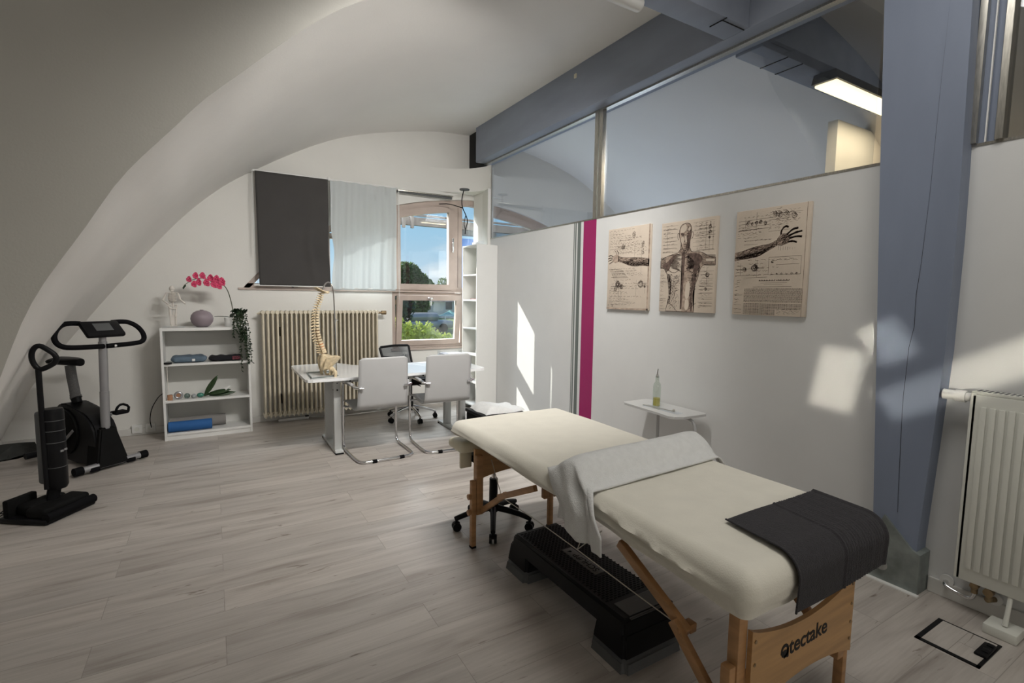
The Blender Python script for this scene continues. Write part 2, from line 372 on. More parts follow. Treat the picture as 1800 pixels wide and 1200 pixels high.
# mirrored vault over the next room
b = B(); b.grid([[Vector((6.0 - r_[0].x, yy, r_[0].z)) for yy in (BW, 4.0, 2.0, 0.0, -3.2)] for r_ in rows])
struct(b.build('ceiling', vaultm, angle=60), 'vault over the room behind the partition', 'ceiling')
# arch wall around the near rim (front face looks at the camera)
def archwall(mirror, name):
    b = B(); f = (lambda x: 6.0 - x) if mirror else (lambda x: x)
    inner = [Vector((f(p.x), p.y, p.z)) for p in Ac if p.z >= -0.03]
    outer = [Vector((f(-4.2) if p.x < 1.2 else f(p.x), p.y, max(p.z, 0.0) if p.x < 0 else 3.9)) for p in Ac if p.z >= -0.03]
    outer = []
    for p in Ac:
        if p.z < -0.03: continue
        k_ = max(0.0, min(1.0, (p.z - 0.0) / 2.4))
        outer.append(Vector((f(-4.2), p.y, k_ * 3.9)) if k_ < 1 else Vector((f(lerp(-4.2, 3.0, (p.x - 0.03) / 2.97)), p.y, 3.9)))
    b.grid([inner, outer])
    return b.build(name, shadedwall, smooth=False)
struct(archwall(False, 'wall_left'), 'white wall with shade in its colour around the near rim of the vault', 'wall')
# shell behind the camera
b = B()
b.box((-4.3, -3.2, 0), (-4.2, 6.5, 3.9)); b.box((-4.3, BW + 0.32, 0), (-1.60, BW + 0.40, 3.9)); struct(b.build('wall_side', plaster, smooth=False), 'side wall left of the camera', 'wall')
b = B(); b.box((-4.3, -3.3, 0), (9.1, -3.2, 3.9)); struct(b.build('wall_rear', plaster, smooth=False), 'wall behind the camera', 'wall')
b = B(); b.box((9.0, -3.2, 0), (9.1, 6.5, 3.9)); b.box((7.6, BW + 0.32, 0), (9.1, BW + 0.40, 3.9)); struct(b.build('wall_end', plaster, smooth=False), 'end wall of the next room', 'wall')
b = B(); b.box((-4.3, -3.3, 3.9), (9.1, 3.1, 4.0)); struct(b.build('ceiling', plaster, smooth=False), 'flat ceiling over the near part of the room', 'ceiling')
b = B(); b.box((-4.3, 3.1, 3.9), (9.1, 6.5, 4.0)); b.box((-4.3, BW + 0.02, 3.46), (9.1, BW + 0.3, 3.9)); struct(b.build('ceiling', plaster, smooth=False), 'unseen slab added above the vaults to keep out daylight', 'ceiling')  # unseen, stops outside light leaking in over the vaults

# window wall: outline with the lunette and the hopper window left open
ARC = catmull([(0.28, 1.47), (0.62, 1.84), (0.92, 2.05), (1.20, 2.20), (1.60, 2.37), (1.97, 2.49), (2.40, 2.60), (2.85, 2.68), (3.12, 2.70)], 40) if False else [Vector((x, z, 0)) for x, z in [(0.28, 1.47), (0.45, 1.66), (0.62, 1.83), (0.80, 1.97), (1.0, 2.10), (1.20, 2.21), (1.40, 2.30), (1.60, 2.385), (1.80, 2.46), (2.0, 2.52), (2.2, 2.57), (2.4, 2.61), (2.6, 2.64), (2.8, 2.665), (3.0, 2.68)]]
T = 0.30
def wallgrid(b, y0, y1):
    pass
b = B()
top = [p for p in Bc if p.z >= 0]
# region above the lunette arc (between arc and vault), x from .28 to 3
def vz(x):
    for p, q in zip(Bc, Bc[1:]):
        if p.x <= x <= q.x: return lerp(p.z, q.z, (x - p.x) / max(1e-9, q.x - p.x))
    return 3.5
bm = b.bm
def quadstrip(lo, hi):
    for (p, q), (r_, s_) in zip(zip(lo, lo[1:]), zip(hi, hi[1:])):
        b.prism([(p[0], BW, p[1]), (q[0], BW, q[1]), (s_[0], BW, s_[1]), (r_[0], BW, r_[1])], (0, T, 0))
xs = [p.x for p in ARC]
quadstrip([(p.x, p.y) for p in ARC], [(x, vz(x) + 0.06) for x in xs])
# left of the lunette
L_ = [p for p in Bc if p.x < 0.28 and p.z >= 0]
xl = [p.x for p in L_] + [0.28]
quadstrip([(x, 0.0) for x in xl], [(x, vz(x) + 0.04) for x in xl])
# below the lunette, left of the hopper window
quadstrip([(0.28, 0), (1.905, 0)], [(0.28, 1.47), (1.905, 1.47)])
quadstrip([(1.905, 0), (2.88, 0)], [(1.905, 0.75), (2.88, 0.75)])
quadstrip([(2.88, 0), (3.0, 0)], [(2.88, 1.47), (3.0, 1.47)])
back = b.build('wall_back', plaster, smooth=False, merge=True)
struct(back, 'cream white gable wall with an arched window', 'wall')
# next room's gable wall: same lunette mirrored (only its upper part can show through the glass)
b = B()
xs2 = [6.0 - p.x for p in Bc if p.z > 0]
quadstrip([(6.0 - p.x, p.y) for p in ARC], [(6.0 - x, vz(x) + 0.06) for x in xs])
quadstrip([(6.0 - x, 0.0) for x in xl], [(6.0 - x, vz(x) + 0.04) for x in xl])
quadstrip([(5.72, 0), (3.0, 0)], [(5.72, 1.47), (3.0, 1.47)])
struct(b.build('wall_back', plaster, smooth=False, merge=True), 'gable wall of the next room seen through the glass', 'wall')

# partition wall (x = 3.0) with stripes and cap
PX = 3.0
b = B(); b.box((PX, -3.2, 0), (PX + 0.10, BW, 2.125)); part = b.build('wall_right', partm, smooth=False)
struct(part, 'white partition wall below the glass strip', 'wall')
def stripe(y0, y1, m_, z0=0.0, z1=2.124):
    b = B(); b.box((PX - 0.0015, y0, z0), (PX + 0.001, y1, z1)); return b.build('wall_stripe', m_, part, smooth=False)
o = stripe(3.555, 3.735, magenta); o['label'] = 'broad magenta stripe'
for y0, y1 in ((3.775, 3.822), (3.842, 3.860), (3.872, 3.882)): o = stripe(y0, y1, stripeg); o['label'] = 'grey stripe'
b = B(); b.box((PX - 0.004, -3.2, 2.125), (PX + 0.104, 5.58, 2.137)); o = b.build('wall_cap', steel, part, smooth=False); o['label'] = 'thin metal cap'
# wall stub between partition end and the lunette
b = B(); b.prism([(2.96, 5.57, 2.04), (3.0, 5.57, 2.04), (3.12, BW, 2.04), (3.08, BW, 2.04)], (0, 0, 0.70)); struct(b.build('wall_stub', plaster, smooth=False), 'short white wall pier beside the side pane', 'wall')
b = B(); b.box((3.02, 5.57, 2.13), (3.04, BW, 3.0)); struct(b.build('wall_stub', plaster, smooth=False), 'thin wall edge behind the corner of the glass', 'wall')
# curved soffit box over the corner
arcp = [(2.40, BW)] + [(lerp(2.40, 3.0, math.sin(t_ * PI / 2) ** 0.9) , BW - 0.51 * (1 - math.cos(t_ * PI / 2)) ** 0.9) for t_ in [i / 14 for i in range(1, 15)]]
b = B(); poly = [(x, y, 2.74) for x, y in arcp] + [(3.0, BW, 2.74)]
b.prism(poly, (0, 0, 0.29))
sof = struct(b.build('ceiling_soffit', plaster, angle=30), 'curved white soffit box in the corner above the window', 'ceiling')
# the next room is the mirror image: its soffit and pier show through the glass
b = B(); b.prism([(6.0 - x, y, z) for x, y, z in poly], (0, 0, 0.29)); struct(b.build('ceiling_soffit', plaster, angle=30), 'curved soffit box of the next room behind the glass', 'ceiling')
# baseboards
bb = mat('baseboard paint', (0.62, 0.61, 0.58), 0.5)
b = B(); b.box((-1.65, BW - 0.015, 0), (2.72, BW, 0.07), 0.003); struct(b.build('baseboard_back', bb, smooth=False), 'low white baseboard along the window wall', 'baseboard')
b = B(); b.box((PX - 0.014, -3.2, 0), (PX, 0.96, 0.075), 0.003); b.box((PX - 0.012, 1.36, 0), (PX, 5.37, 0.05), 0.002); struct(b.build('baseboard_right', bb, smooth=False), 'low white baseboard under the partition', 'baseboard')

# ---------------------------------------------------------------- glass strip over the partition
def gpanel(y0, y1):
    t = thing('window_4' if y0 > 3.5 else 'window_5', 'clear glass pane over the partition, %s the thin metal post' % ('left of' if y0 > 3.5 else 'right of'), 'glass panel', (PX + 0.02, y0, 2.137)); t['kind'] = 'structure'
    b = B(); b.box((PX + 0.012, y0, 2.137), (PX + 0.020, y1, 3.06)); o = b.build('pane', partglass, t, smooth=False)
    return t
gpanel(3.565, 5.57); gpanel(1.36, 3.525)
t = thing('window_6', 'glass strip right of the blue post with metal channels', 'glass panel', (PX + 0.02, -3, 2.137)); t['kind'] = 'structure'
b = B(); b.box((PX + 0.012, -3.0, 2.137), (PX + 0.020, 0.86, 3.06)); b.build('pane', partglass, t, smooth=False)
for y in (0.96, 0.87):
    b = B(); b.box((PX - 0.02, y - 0.028, 2.137), (PX + 0.05, y, 3.06), 0.002); b.build('channel', steel, t, smooth=False)
b = B(); b.box((PX - 0.012, 0.900, 2.137), (PX + 0.0, 0.905, 3.06)); b.build('seal', white, t, smooth=False)
b = B(); b.box((PX + 0.01, 0.87, 2.137), (PX + 0.03, 0.935, 3.06)); b.build('dark_gap', bluewood, t, smooth=False)
t = thing('glazing_post', 'thin brushed metal post between the two glass panes above the magenta stripe', 'post', (PX, 3.545, 2.137))
b = B(); b.box((PX - 0.012, 3.555, 2.137), (PX + 0.03, 3.60, 3.06), 0.002); b.build('channel', steel, t, smooth=False)
b = B(); b.box((PX - 0.012, 3.495, 2.137), (PX + 0.03, 3.54, 3.06), 0.002); b.build('channel', steel, t, smooth=False)
b = B(); b.box((PX - 0.002, 3.54, 2.137), (PX + 0.028, 3.555, 3.06)); b.build('web', galv, t, smooth=False)
# ---------------------------------------------------------------- timber frame
t = thing('ridge_beam', 'long blue painted timber beam above the glass partition', 'beam', (3.0, 1.0, 3.07))
b = B(); b.box((2.88, -3.2, 3.075), (3.12, 5.76, 3.62), 0.012); b.build('beam_timber', bluebeam, t, angle=30)
b = B(); b.box((PX - 0.008, 1.36, 3.06), (PX + 0.04, 5.75, 3.078)); b.build('glazing_channel', steel, t, smooth=False)
b = B(); b.box((2.95, 5.765, 3.03), (3.05, BW - 0.002, 3.52)); b.build('end_gap_shade', darkgap, t, smooth=False)  # dark block standing in for the shaded gap behind the beam
b = B(); b.tube([(2.90, 5.775, 3.44), (2.885, 5.79, 3.36), (2.885, 5.785, 3.15), (2.90, 5.775, 3.06)], 0.007, n=6, smooth=2); b.build('cable', black, t)
t = thing('cross_beam', 'blue timber cross beam meeting the long beam at top, on the near side', 'beam', (1.5, 2.12, 3.06), group=None)
b = B(); b.box((-1.2, 2.035, 3.075), (2.878, 2.21, 3.62), 0.006); b.build('beam_timber', bluebeam, t, angle=30)
b = B(); b.box((2.66, 2.030, 3.070), (2.664, 2.15, 3.076)); b.box((2.66, 2.06, 3.070), (2.87, 2.064, 3.076)); b.build('joint_line', darkgap, t, smooth=False)
t = thing('cross_beam', 'blue timber cross beam behind the glass carrying the lit lamp', 'beam', (5, 2.12, 3.06))
b = B(); b.box((3.122, 2.10, 3.06), (8.9, 2.30, 3.62), 0.006); b.build('beam_timber', bluebeam, t, angle=30)
b = B(); b.box((3.40, 2.098, 3.055), (3.405, 2.30, 3.062)); b.box((3.58, 2.098, 3.055), (3.585, 2.30, 3.062)); b.build('joint_line', darkgap, t, smooth=False)
# post with its steel shoe
t = thing('support_post', 'broad blue timber post standing in a galvanised steel shoe', 'post', (2.95, 1.12, 0))
b = B()
Lp = [(1.18, 0.02), (1.18, 0.33), (1.225, 1.2), (1.272, 2.1), (1.309, 2.9), (1.325, 3.2)]; Rp = [(0.985, 0.02), (0.985, 0.25), (0.965, 0.7), (0.945, 1.2), (0.943, 1.7), (0.947, 2.0), (0.962, 2.74), (0.97, 3.2)]
poly = [(2.90, y, z) for y, z in Lp] + [(2.90, y, z) for y, z in Rp[::-1]]
b.prism(poly, (0.14, 0, 0)); b.build('post_timber', bluewood, t, angle=25)
b = B(); ck = [(1.035, 3.1), (1.05, 2.4), (1.055, 1.93), (1.066, 1.6), (1.075, 1.45), (1.072, 1.3), (1.086, 1.2), (1.092, 0.95), (1.09, 0.83), (1.075, 0.374)]
b.grid([[(2.8985, y - 0.0009 * min(1, i / 4), z), (2.8985, y + 0.0009 * min(1, i / 4), z)] for i, (y, z) in enumerate(ck)]); b.build('timber_crack', darkgap, t, smooth=False)
b = B(); b.prism([(2.885, 1.30, 0.0), (2.885, 1.21, 0.10), (2.885, 1.125, 0.345), (2.885, 1.0, 0.215), (2.885, 0.965, 0.20), (2.885, 0.965, 0.0)], (0.115, 0, 0)); b.build('steel_shoe', galv, t, smooth=False)
for y, z in ((1.118, 0.225), (1.118, 0.085)):
    b = B(); b.cyl((2.885, y, z), (2.879, y, z), 0.026, n=20); b.cyl((2.879, y, z), (2.868, y, z), 0.010, n=6); b.build('bolt', mat('bright zinc', (0.42, 0.43, 0.42), 0.4, 0.7), t, angle=30)
b = B(); b.box((2.86, 0.955, 0.0), (2.885, 1.30, 0.006)); b.build('seal_line', white, t, smooth=False)
tag(B().box((2.87, 3.74, 3.385), (2.885, 3.775, 3.425), 0.006).build('sensor', cream), 'small cream sensor on the side of the long blue beam', 'sensor')
# lit lamp in the next room, and the end of one on the near side
t = thing('ceiling_lamp', 'long lit fluorescent lamp under the blue beam behind the glass', 'lamp', (4.4, 2.1, 3.0))
b = B(); b.prism([(3.82, 1.985, 2.985), (3.82, 2.165, 2.985), (3.82, 2.15, 3.05), (3.82, 2.00, 3.05)], (1.4, 0, 0)); b.build('housing', dgrey, t, smooth=False)
b = B(); b.box((3.84, 1.997, 2.965), (5.20, 2.152, 2.984), 0.006); b.build('diffuser', ledm, t, smooth=False)
area('lamp_light', (4.5, 2.075, 2.95), (0, 0, -1), 1.3, 0.14, 12, (1.0, 0.80, 0.52))
t = thing('ceiling_lamp', 'unlit white tube lamp under the near cross beam, only its end in view', 'lamp', (1.6, 2.16, 3.03))
b = B(); b.cyl((0.9, 2.16, 3.035), (2.08, 2.16, 3.035), 0.038, n=24); b.sphere((2.08, 2.16, 3.035), 0.038, (0.6, 1, 1)); b.build('tube_cover', white, t)
b = B(); b.box((1.0, 2.16, 3.05), (1.9, 2.20, 3.075)); b.build('bracket', white, t, smooth=False)
b = B(); b.box((4.60, 2.36, 0), (6.2, 2.44, 2.95)); struct(b.build('wall_return', plaster, smooth=False), 'wall return in the next room lit by the lamp', 'wall')
# ---------------------------------------------------------------- the arched window, its panes and the hopper window
t = thing('window_1', 'taupe arched window with a tall clear sash and narrow side pane', 'window', (1.6, BW + 0.08, 1.47)); t['kind'] = 'structure'
YF = BW + 0.05; YD = 0.07
def arcz(x):
    for p, q in zip(ARC, ARC[1:]):
        if p.x <= x <= q.x: return lerp(p.y, q.y, (x - p.x) / (q.x - p.x))
    return ARC[0].y if x < ARC[0].x else ARC[-1].y
def arcband(b, x0, x1, off0, off1, y0, yd, n=14):
    """band following the lunette arc between two vertical offsets"""
    for i in range(n):
        a = lerp(x0, x1, i / n); c = lerp(x0, x1, (i + 1) / n)
        b.prism([(a, y0, max(1.47, arcz(a) - off0)), (c, y0, max(1.47, arcz(c) - off0)), (c, y0, max(1.47, arcz(c) - off1)), (a, y0, max(1.47, arcz(a) - off1))], (0, yd, 0))
b = B(); arcband(b, 0.285, 3.0, 0.075, -0.01, YF, YD, 40)
b.box((0.30, YF, 1.47), (3.0, YF + YD, 1.525))                       # bottom rail
for x0, x1 in ((1.13, 1.19), (1.865, 1.968), (2.752, 2.812), (2.818, 2.875)): b.box((x0, YF + 0.001, 1.50), (x1, YF + YD - 0.001, arcz((x0 + x1) / 2) - 0.03))
b.box((1.10, YF - 0.004, 2.06), (1.30, YF + YD, 2.12))
b.build('outer_frame', winframe, t, smooth=False, merge=False)
b = B(); x0, x1 = 1.970, 2.750
b.box((x0, YF - 0.02, 1.485), (x0 + 0.058, YF + 0.05, arcz(x0) - 0.08)); b.box((x1 - 0.074, YF - 0.02, 1.485), (x1, YF + 0.05, arcz(x1) - 0.08))
b.box((x0 + 0.058, YF - 0.019, 1.485), (x1 - 0.074, YF + 0.049, 1.56)); arcband(b, x0, x1, 0.155, 0.075, YF - 0.018, 0.066)
sash = b.build('sash', winframe, t, smooth=False)
b = B(); b.prism([(x0, YF + 0.02, 1.55), (x1, YF + 0.02, 1.55), (x1, YF + 0.02, arcz(x1) - 0.12), (x0, YF + 0.02, arcz(x0) - 0.12)], (0, 0.008, 0)); b.build('pane', winglass, sash, smooth=False)
b = B(); b.box((2.715, YF - 0.045, 1.98), (2.735, YF - 0.02, 2.10), 0.004); b.box((2.712, YF - 0.06, 2.00), (2.732, YF - 0.045, 2.16), 0.004); b.build('handle', chrome, sash)
b = B()
for x0_, x1_ in ((0.36, 1.14), (1.18, 1.94), (2.88, 2.998)): b.prism([(x0_, YF + 0.03, 1.51), (x1_, YF + 0.03, 1.51), (x1_, YF + 0.03, arcz(x1_) - 0.06), (lerp(x0_, x1_, .5), YF + 0.03, arcz((x0_ + x1_) / 2) - 0.06), (x0_, YF + 0.03, max(1.53, arcz(x0_) - 0.06))], (0, 0.008, 0))
b.build('pane', winglass, t, smooth=False)
b = B(); b.prism([(0.24, BW - 0.02, 1.455), (3.0, BW - 0.02, 1.455), (3.0, BW - 0.02, 1.475), (0.24, BW - 0.02, 1.475)], (0, 0.09, 0)); b.build('sill', winframe, t, smooth=False)
for x in (0.78,): 
    b = B(); b.cyl((x, YF - 0.005, 1.50), (x, YF - 0.035, 1.50), 0.014, n=10); b.box((x - 0.01, YF - 0.04, 1.492), (x + 0.05, YF - 0.03, 1.506), 0.003); b.build('handle', black, t)
t = thing('window_3', 'other half of the arched window seen through the partition glass', 'window', (4.4, BW + 0.08, 1.47)); t['kind'] = 'structure'
def arcband_m(b, x0, x1, off0, off1, y0, yd, n=14):
    for i in range(n):
        a = lerp(x0, x1, i / n); c = lerp(x0, x1, (i + 1) / n)
        b.prism([(6 - a, y0, max(1.47, arcz(a) - off0)), (6 - c, y0, max(1.47, arcz(c) - off0)), (6 - c, y0, max(1.47, arcz(c) - off1)), (6 - a, y0, max(1.47, arcz(a) - off1))], (0, yd, 0))
b = B(); arcband_m(b, 0.285, 3.0, 0.075, -0.01, YF, YD, 40); b.box((3.0, YF, 1.47), (5.7, YF + YD, 1.525))
for x0_, x1_ in ((1.13, 1.19), (1.865, 1.968), (2.752, 2.812), (2.818, 2.875)): b.box((6 - x1_, YF + 0.001, 1.50), (6 - x0_, YF + YD - 0.001, arcz((x0_ + x1_) / 2) - 0.03))
b.build('outer_frame', winframe, t, smooth=False)
b = B(); b.box((6 - x0 - 0.058, YF - 0.02, 1.485), (6 - x0, YF + 0.05, arcz(x0) - 0.08)); b.box((6 - x1, YF - 0.02, 1.485), (6 - x1 + 0.074, YF + 0.05, arcz(x1) - 0.08)); b.box((6 - x1 + 0.074, YF - 0.019, 1.485), (6 - x0 - 0.058, YF + 0.049, 1.56)); arcband_m(b, x0, x1, 0.155, 0.075, YF - 0.018, 0.066)
b.build('sash', winframe, t, smooth=False)
b = B(); b.prism([(3.0, YF + 0.025, 1.5), (5.6, YF + 0.025, 1.5), (5.2, YF + 0.025, 2.0), (4.0, YF + 0.025, 2.48), (3.0, YF + 0.025, 2.62)], (0, 0.008, 0)); b.build('pane', winglass, t, smooth=False)
t = thing('window_2', 'small bottom-hung window tilted open under the tall sash', 'window', (2.38, BW, 0.75)); t['kind'] = 'structure'
def frame_rect(b, x0, x1, z0, z1, w, y0, y1, M=None):
    b.box((x0, y0, z0), (x0 + w, y1, z1), M=M); b.box((x1 - w, y0, z0), (x1, y1, z1), M=M)
    b.box((x0 + w, y0, z0), (x1 - w, y1, z0 + w), M=M); b.box((x0 + w, y0, z1 - w), (x1 - w, y1, z1), M=M)
b = B(); frame_rect(b, 1.905, 2.88, 0.75, 1.452, 0.045, BW + 0.02, BW + 0.10); b.build('outer_frame', winframe, t, smooth=False)
Mt = Matrix.Translation((0, BW + 0.03, 0.79)) @ Matrix.Rotation(math.radians(-7.0), 4, 'X') @ Matrix.Translation((0, -(BW + 0.03), -0.79))
Mt = Matrix.Translation((0, BW + 0.03, 0.79)) @ Matrix.Rotation(math.radians(7.0), 4, 'X') @ Matrix.Translation((0, -(BW + 0.03), -0.79))
b = B(); frame_rect(b, 1.955, 2.81, 0.785, 1.425, 0.065, BW + 0.005, BW + 0.055, Mt); s2 = b.build('sash', winframe, t, smooth=False)
b = B(); b.box((2.01, BW + 0.028, 0.84), (2.75, BW + 0.036, 1.37), M=Mt); b.build('pane', winglass, s2, smooth=False)
b = B(); b.box((2.37, BW - 0.035, 1.30), (2.39, BW + 0.005, 1.40), 0.004, M=Mt); b.box((2.33, BW - 0.045, 1.385), (2.40, BW - 0.02, 1.405), 0.004, M=Mt); b.build('handle', chrome, s2)
b = B(); b.box((1.885, BW - 0.03, 0.725), (2.88, BW + 0.02, 0.75), 0.003); b.build('sill', winframe, t, smooth=False)
b = B(); b.box((1.955, BW + 0.02, 1.30), (1.965, BW + 0.04, 1.36)); b.build('latch', brassm, t, smooth=False)

# ---------------------------------------------------------------- blinds and curtain
t = thing('roller_blind', 'anthracite roller blind drawn down, bulging open at its right edge', 'blind', (0.42, 6.0, 2.7))
b = B(); b.cyl((0.40, 6.01, 2.70), (1.165, 6.01, 2.70), 0.013, n=12); b.build('roller_tube', white, t)
b = B(); rows = []
for i in range(41):
    v = i / 40; z = 2.695 - v * 1.195; row = []
    for j in range(33):
        u = j / 32; x = lerp(0.425, 1.155, u); x = 0.425 + (x - 0.425) + v * 0.012
        y = 5.995
        bul = math.exp(-((v - 0.62) / 0.22) ** 2) * max(0, (u - 0.62) / 0.38) ** 1.5
        y -= 0.05 * bul; x -= 0.020 * bul
        y -= 0.012 * math.exp(-((u - (0.68 + 0.25 * (v - 0.6) if v > .6 else 0.68 + 0.35 * (0.6 - v))) / 0.05) ** 2) * math.exp(-((v - 0.65) / 0.3) ** 2)
        y -= 0.004 * math.sin(u * 17) * max(0, v - 0.75) * 4
        row.append((x, y, z))
    rows.append(row)
b.grid(rows); b.build('blind_fabric', darkblind, t, solid=0.001)
b = B(); b.box((0.43, 5.985, 1.495), (1.10, 6.0, 1.505), 0.002); b.box((0.385, 5.99, 1.498), (0.44, 6.0, 1.512), 0.002); b.build('bottom_bar', white, t)
b = B(); b.tube([(0.395, 6.0, 2.70), (0.393, 5.99, 1.9), (0.398, 5.985, 1.82), (0.403, 5.99, 1.9), (0.405, 6.0, 2.70)], 0.0022, n=6); b.build('pull_chain', white, t)
t = thing('curtain', 'light grey cloth curtain hanging between the dark blind and the sash', 'curtain', (1.2, 6.0, 2.7))
b = B(); b.cyl((1.17, 6.01, 2.70), (1.945, 6.01, 2.70), 0.010, n=12); b.sphere((1.165, 6.01, 2.705), 0.02); b.sphere((1.95, 6.01, 2.70), 0.018); b.build('curtain_rod', white, t)
b = B(); rows = []
for i in range(41):
    v = i / 40; z = 2.69 - v * 1.205; row = []
    for j in range(97):
        u = j / 96; x = lerp(1.178, 1.938, u) + 0.003 * math.sin(v * 9 + u * 5)
        bul = math.exp(-((v - 0.66) / 0.16) ** 2) * max(0, 1 - u / 0.12)
        x += 0.03 * bul
        w = (0.25 + 0.75 * v) * 0.011
        y = 5.995 + w * math.sin(u * 30 + 1.5 * math.sin(u * 7) + 0.8 * v) + w * 0.6 * math.sin(u * 67 + 3 * v) - 0.02 * bul
        row.append((x, y, z - 0.006 * math.sin(u * 30)))
    rows.append(row)
b.grid(rows); cb = b.build('curtain_cloth', curtm, t)
b = B(); b.box((1.19, 5.985, 1.468), (1.92, 5.995, 1.486), 0.003); b.build('bottom_bar', curtm, t)
t = thing('roller_blind', 'rolled up blind cassette above the tall clear sash', 'blind', (2.3, 6.0, 2.66))
b = B(); b.cyl((1.955, 6.01, 2.665), (2.67, 6.01, 2.655), 0.016, n=14); b.build('roller_tube', dgrey, t)
b = B(); b.box((1.955, 5.985, 2.668), (2.68, 5.996, 2.684), 0.003); b.build('rail', steel, t)
b = B(); b.tube([(1.962, 5.99, 2.66), (1.960, 5.985, 1.5), (1.968, 5.98, 1.30), (1.972, 5.985, 1.5), (1.970, 5.99, 2.66)], 0.0022, n=6); b.build('pull_chain', white, t)
t = thing('ceiling_vent', 'round dark outlet with a dangling black cable under the soffit', 'outlet', (2.74, 5.78, 2.73))
b = B(); b.cyl((2.74, 5.78, 2.728), (2.74, 5.78, 2.741), 0.062, n=28); b.build('outlet_disc', dgrey, t)
b = B(); b.tube([(2.74, 5.80, 2.73), (2.72, 5.82, 2.62), (2.74, 5.84, 2.52), (2.80, 5.86, 2.44), (2.83, 5.86, 2.36), (2.80, 5.86, 2.28), (2.79, 5.86, 2.20)], 0.006, n=6, smooth=2); b.tube([(2.74, 5.84, 2.52), (2.62, 5.98, 2.58), (2.5, 6.02, 2.57)], 0.006, n=6, smooth=1); b.tube([(2.80, 5.86, 2.44), (2.77, 5.86, 2.34), (2.79, 5.86, 2.26)], 0.005, n=6, smooth=1); b.build('cable', black, t)

# ---------------------------------------------------------------- outside
grassm = mat('meadow', (0.10, 0.16, 0.04), 0.9, var=0.4, vscale=1.5)
treem = mat('tree foliage', (0.11, 0.19, 0.05), 0.8, var=0.5, vscale=8)
hedgem = mat('hedge foliage', (0.50, 0.58, 0.14), 0.8, var=0.5, vscale=10)
for q_ in (treem, hedgem):
    t_ = q_.node_tree; b_ = t_.nodes['Principled BSDF']; tl_ = t_.nodes.new('ShaderNodeBsdfTranslucent'); mx_ = t_.nodes.new('ShaderNodeMixShader'); mx_.inputs[0].default_value = 0.5
    c_ = [l_ for l_ in t_.links if l_.to_socket == b_.inputs['Base Color']][0].from_socket; t_.links.new(c_, tl_.inputs[0])
    t_.links.new(b_.outputs[0], mx_.inputs[1]); t_.links.new(tl_.outputs[0], mx_.inputs[2]); t_.links.new(mx_.outputs[0], t_.nodes['Material Output'].inputs[0])
asph = mat('pale asphalt', (0.42, 0.41, 0.39), 0.9, var=0.1)
roofm = mat('blue grey roof panel', (0.10, 0.20, 0.45), 0.25, 0.3, var=0.1)
greenm = mat('pale green tent cloth', (0.30, 0.55, 0.48), 0.8)
barkm = mat('bark', (0.10, 0.07, 0.05), 0.9)
G0 = -1.2
o = struct(B().box((-60, 6.6, G0 - 0.2), (160, 240, G0)).build('ground', grassm, smooth=False), 'grassy ground outside', 'ground')
tag(B().box((9.5, 26, G0 - 0.1), (60, 62, G0 - 0.001)).build('car_park', asph, smooth=False), 'pale asphalt yard beyond the hedge', 'car park')
def foliage(name, blobs, n, leaf, m_, parent, seed):
    rnd = random.Random(seed); b = B()
    for (cx, cy, cz, rx, ry, rz) in blobs:
        b.sphere((cx, cy, cz), 1.0, (rx * .84, ry * .84, rz * .84), n=12)
    tot = sum(q[3] * q[5] for q in blobs)
    for (cx, cy, cz, rx, ry, rz) in blobs:
        for _ in range(int(n * rx * rz / tot)):
            th = rnd.random() * 2 * PI; ph = math.acos(rnd.uniform(-1, 1)); r_ = rnd.uniform(0.78, 1.12)
            d = Vector((math.sin(ph) * math.cos(th), math.sin(ph) * math.sin(th), math.cos(ph)))
            p = Vector((cx + d.x * rx * r_, cy + d.y * ry * r_, cz + d.z * rz * r_)); a = Vector([rnd.uniform(-1, 1) for _ in range(3)]).normalized(); c = a.orthogonal()
            s_ = leaf * rnd.uniform(0.6, 1.4)
            vs_ = [b.bm.verts.new(p + a * s_), b.bm.verts.new(p + c * s_ * .6), b.bm.verts.new(p - a * s_), b.bm.verts.new(p - c * s_ * .6)]; b.bm.faces.new(vs_)
    return b.build(name, m_, parent, smooth=False, recalc=False)
t = thing('tree', 'round leafy tree seen through the tall clear sash', 'tree', (12.9, 38, G0))
foliage('foliage', [(13.0, 38, 2.5, 1.3, 1, 1.35), (11.9, 38, 2.0, 1.3, 1, 1.3), (14.2, 38, 1.9, 1.0, 1, 1.1), (13.0, 38, 1.0, 2.0, 1, 1.3)], 6000, 0.16, treem, t, 1)
b = B(); b.cyl((12.9, 38, G0), (12.9, 38, 0.6), 0.3, 0.2); b.build('trunk', barkm, t)
t = thing('tree', 'distant low row of trees on the horizon in the tall sash', 'tree', (22, 70, G0))
foliage('foliage', [(20 + i * 2.6, 70, 0.6 + (i % 3) * 0.7, 2.0, 2, 2.6) for i in range(9)], 5000, 0.25, treem, t, 4)
t = thing('tree', 'dark shady tree at upper left in the hopper window', 'tree', (8, 22, G0))
foliage('foliage', [(7.0, 22, 0.9, 0.85, 0.6, 0.8), (6.6, 22, -0.4, 1.0, 0.8, 1.4)], 2500, 0.10, mat('dark foliage', (0.035, 0.07, 0.035), 0.8, var=0.5, vscale=8), t, 5)
hg = tag(foliage('hedge', [(4.0 + i * 0.27, 13.0, -0.25 + 0.08 * math.sin(i * 2.1) - 0.012 * i * i, 0.26, 0.3, 0.98) for i in range(7)], 7000, 0.05, hedgem, None, 9), 'bright yellow-green hedge just below the hopper window', 'hedge')
t = thing('garden_pavilion', 'pale green pointed tent roof beyond the hedge', 'tent', (16.3, 37, G0))
b = B(); b.lathe([(1.0, 1.0), (0.6, 1.13), (0.0, 1.45)], (16.3, 37, G0), 8); b.build('canopy', greenm, t, smooth=False)
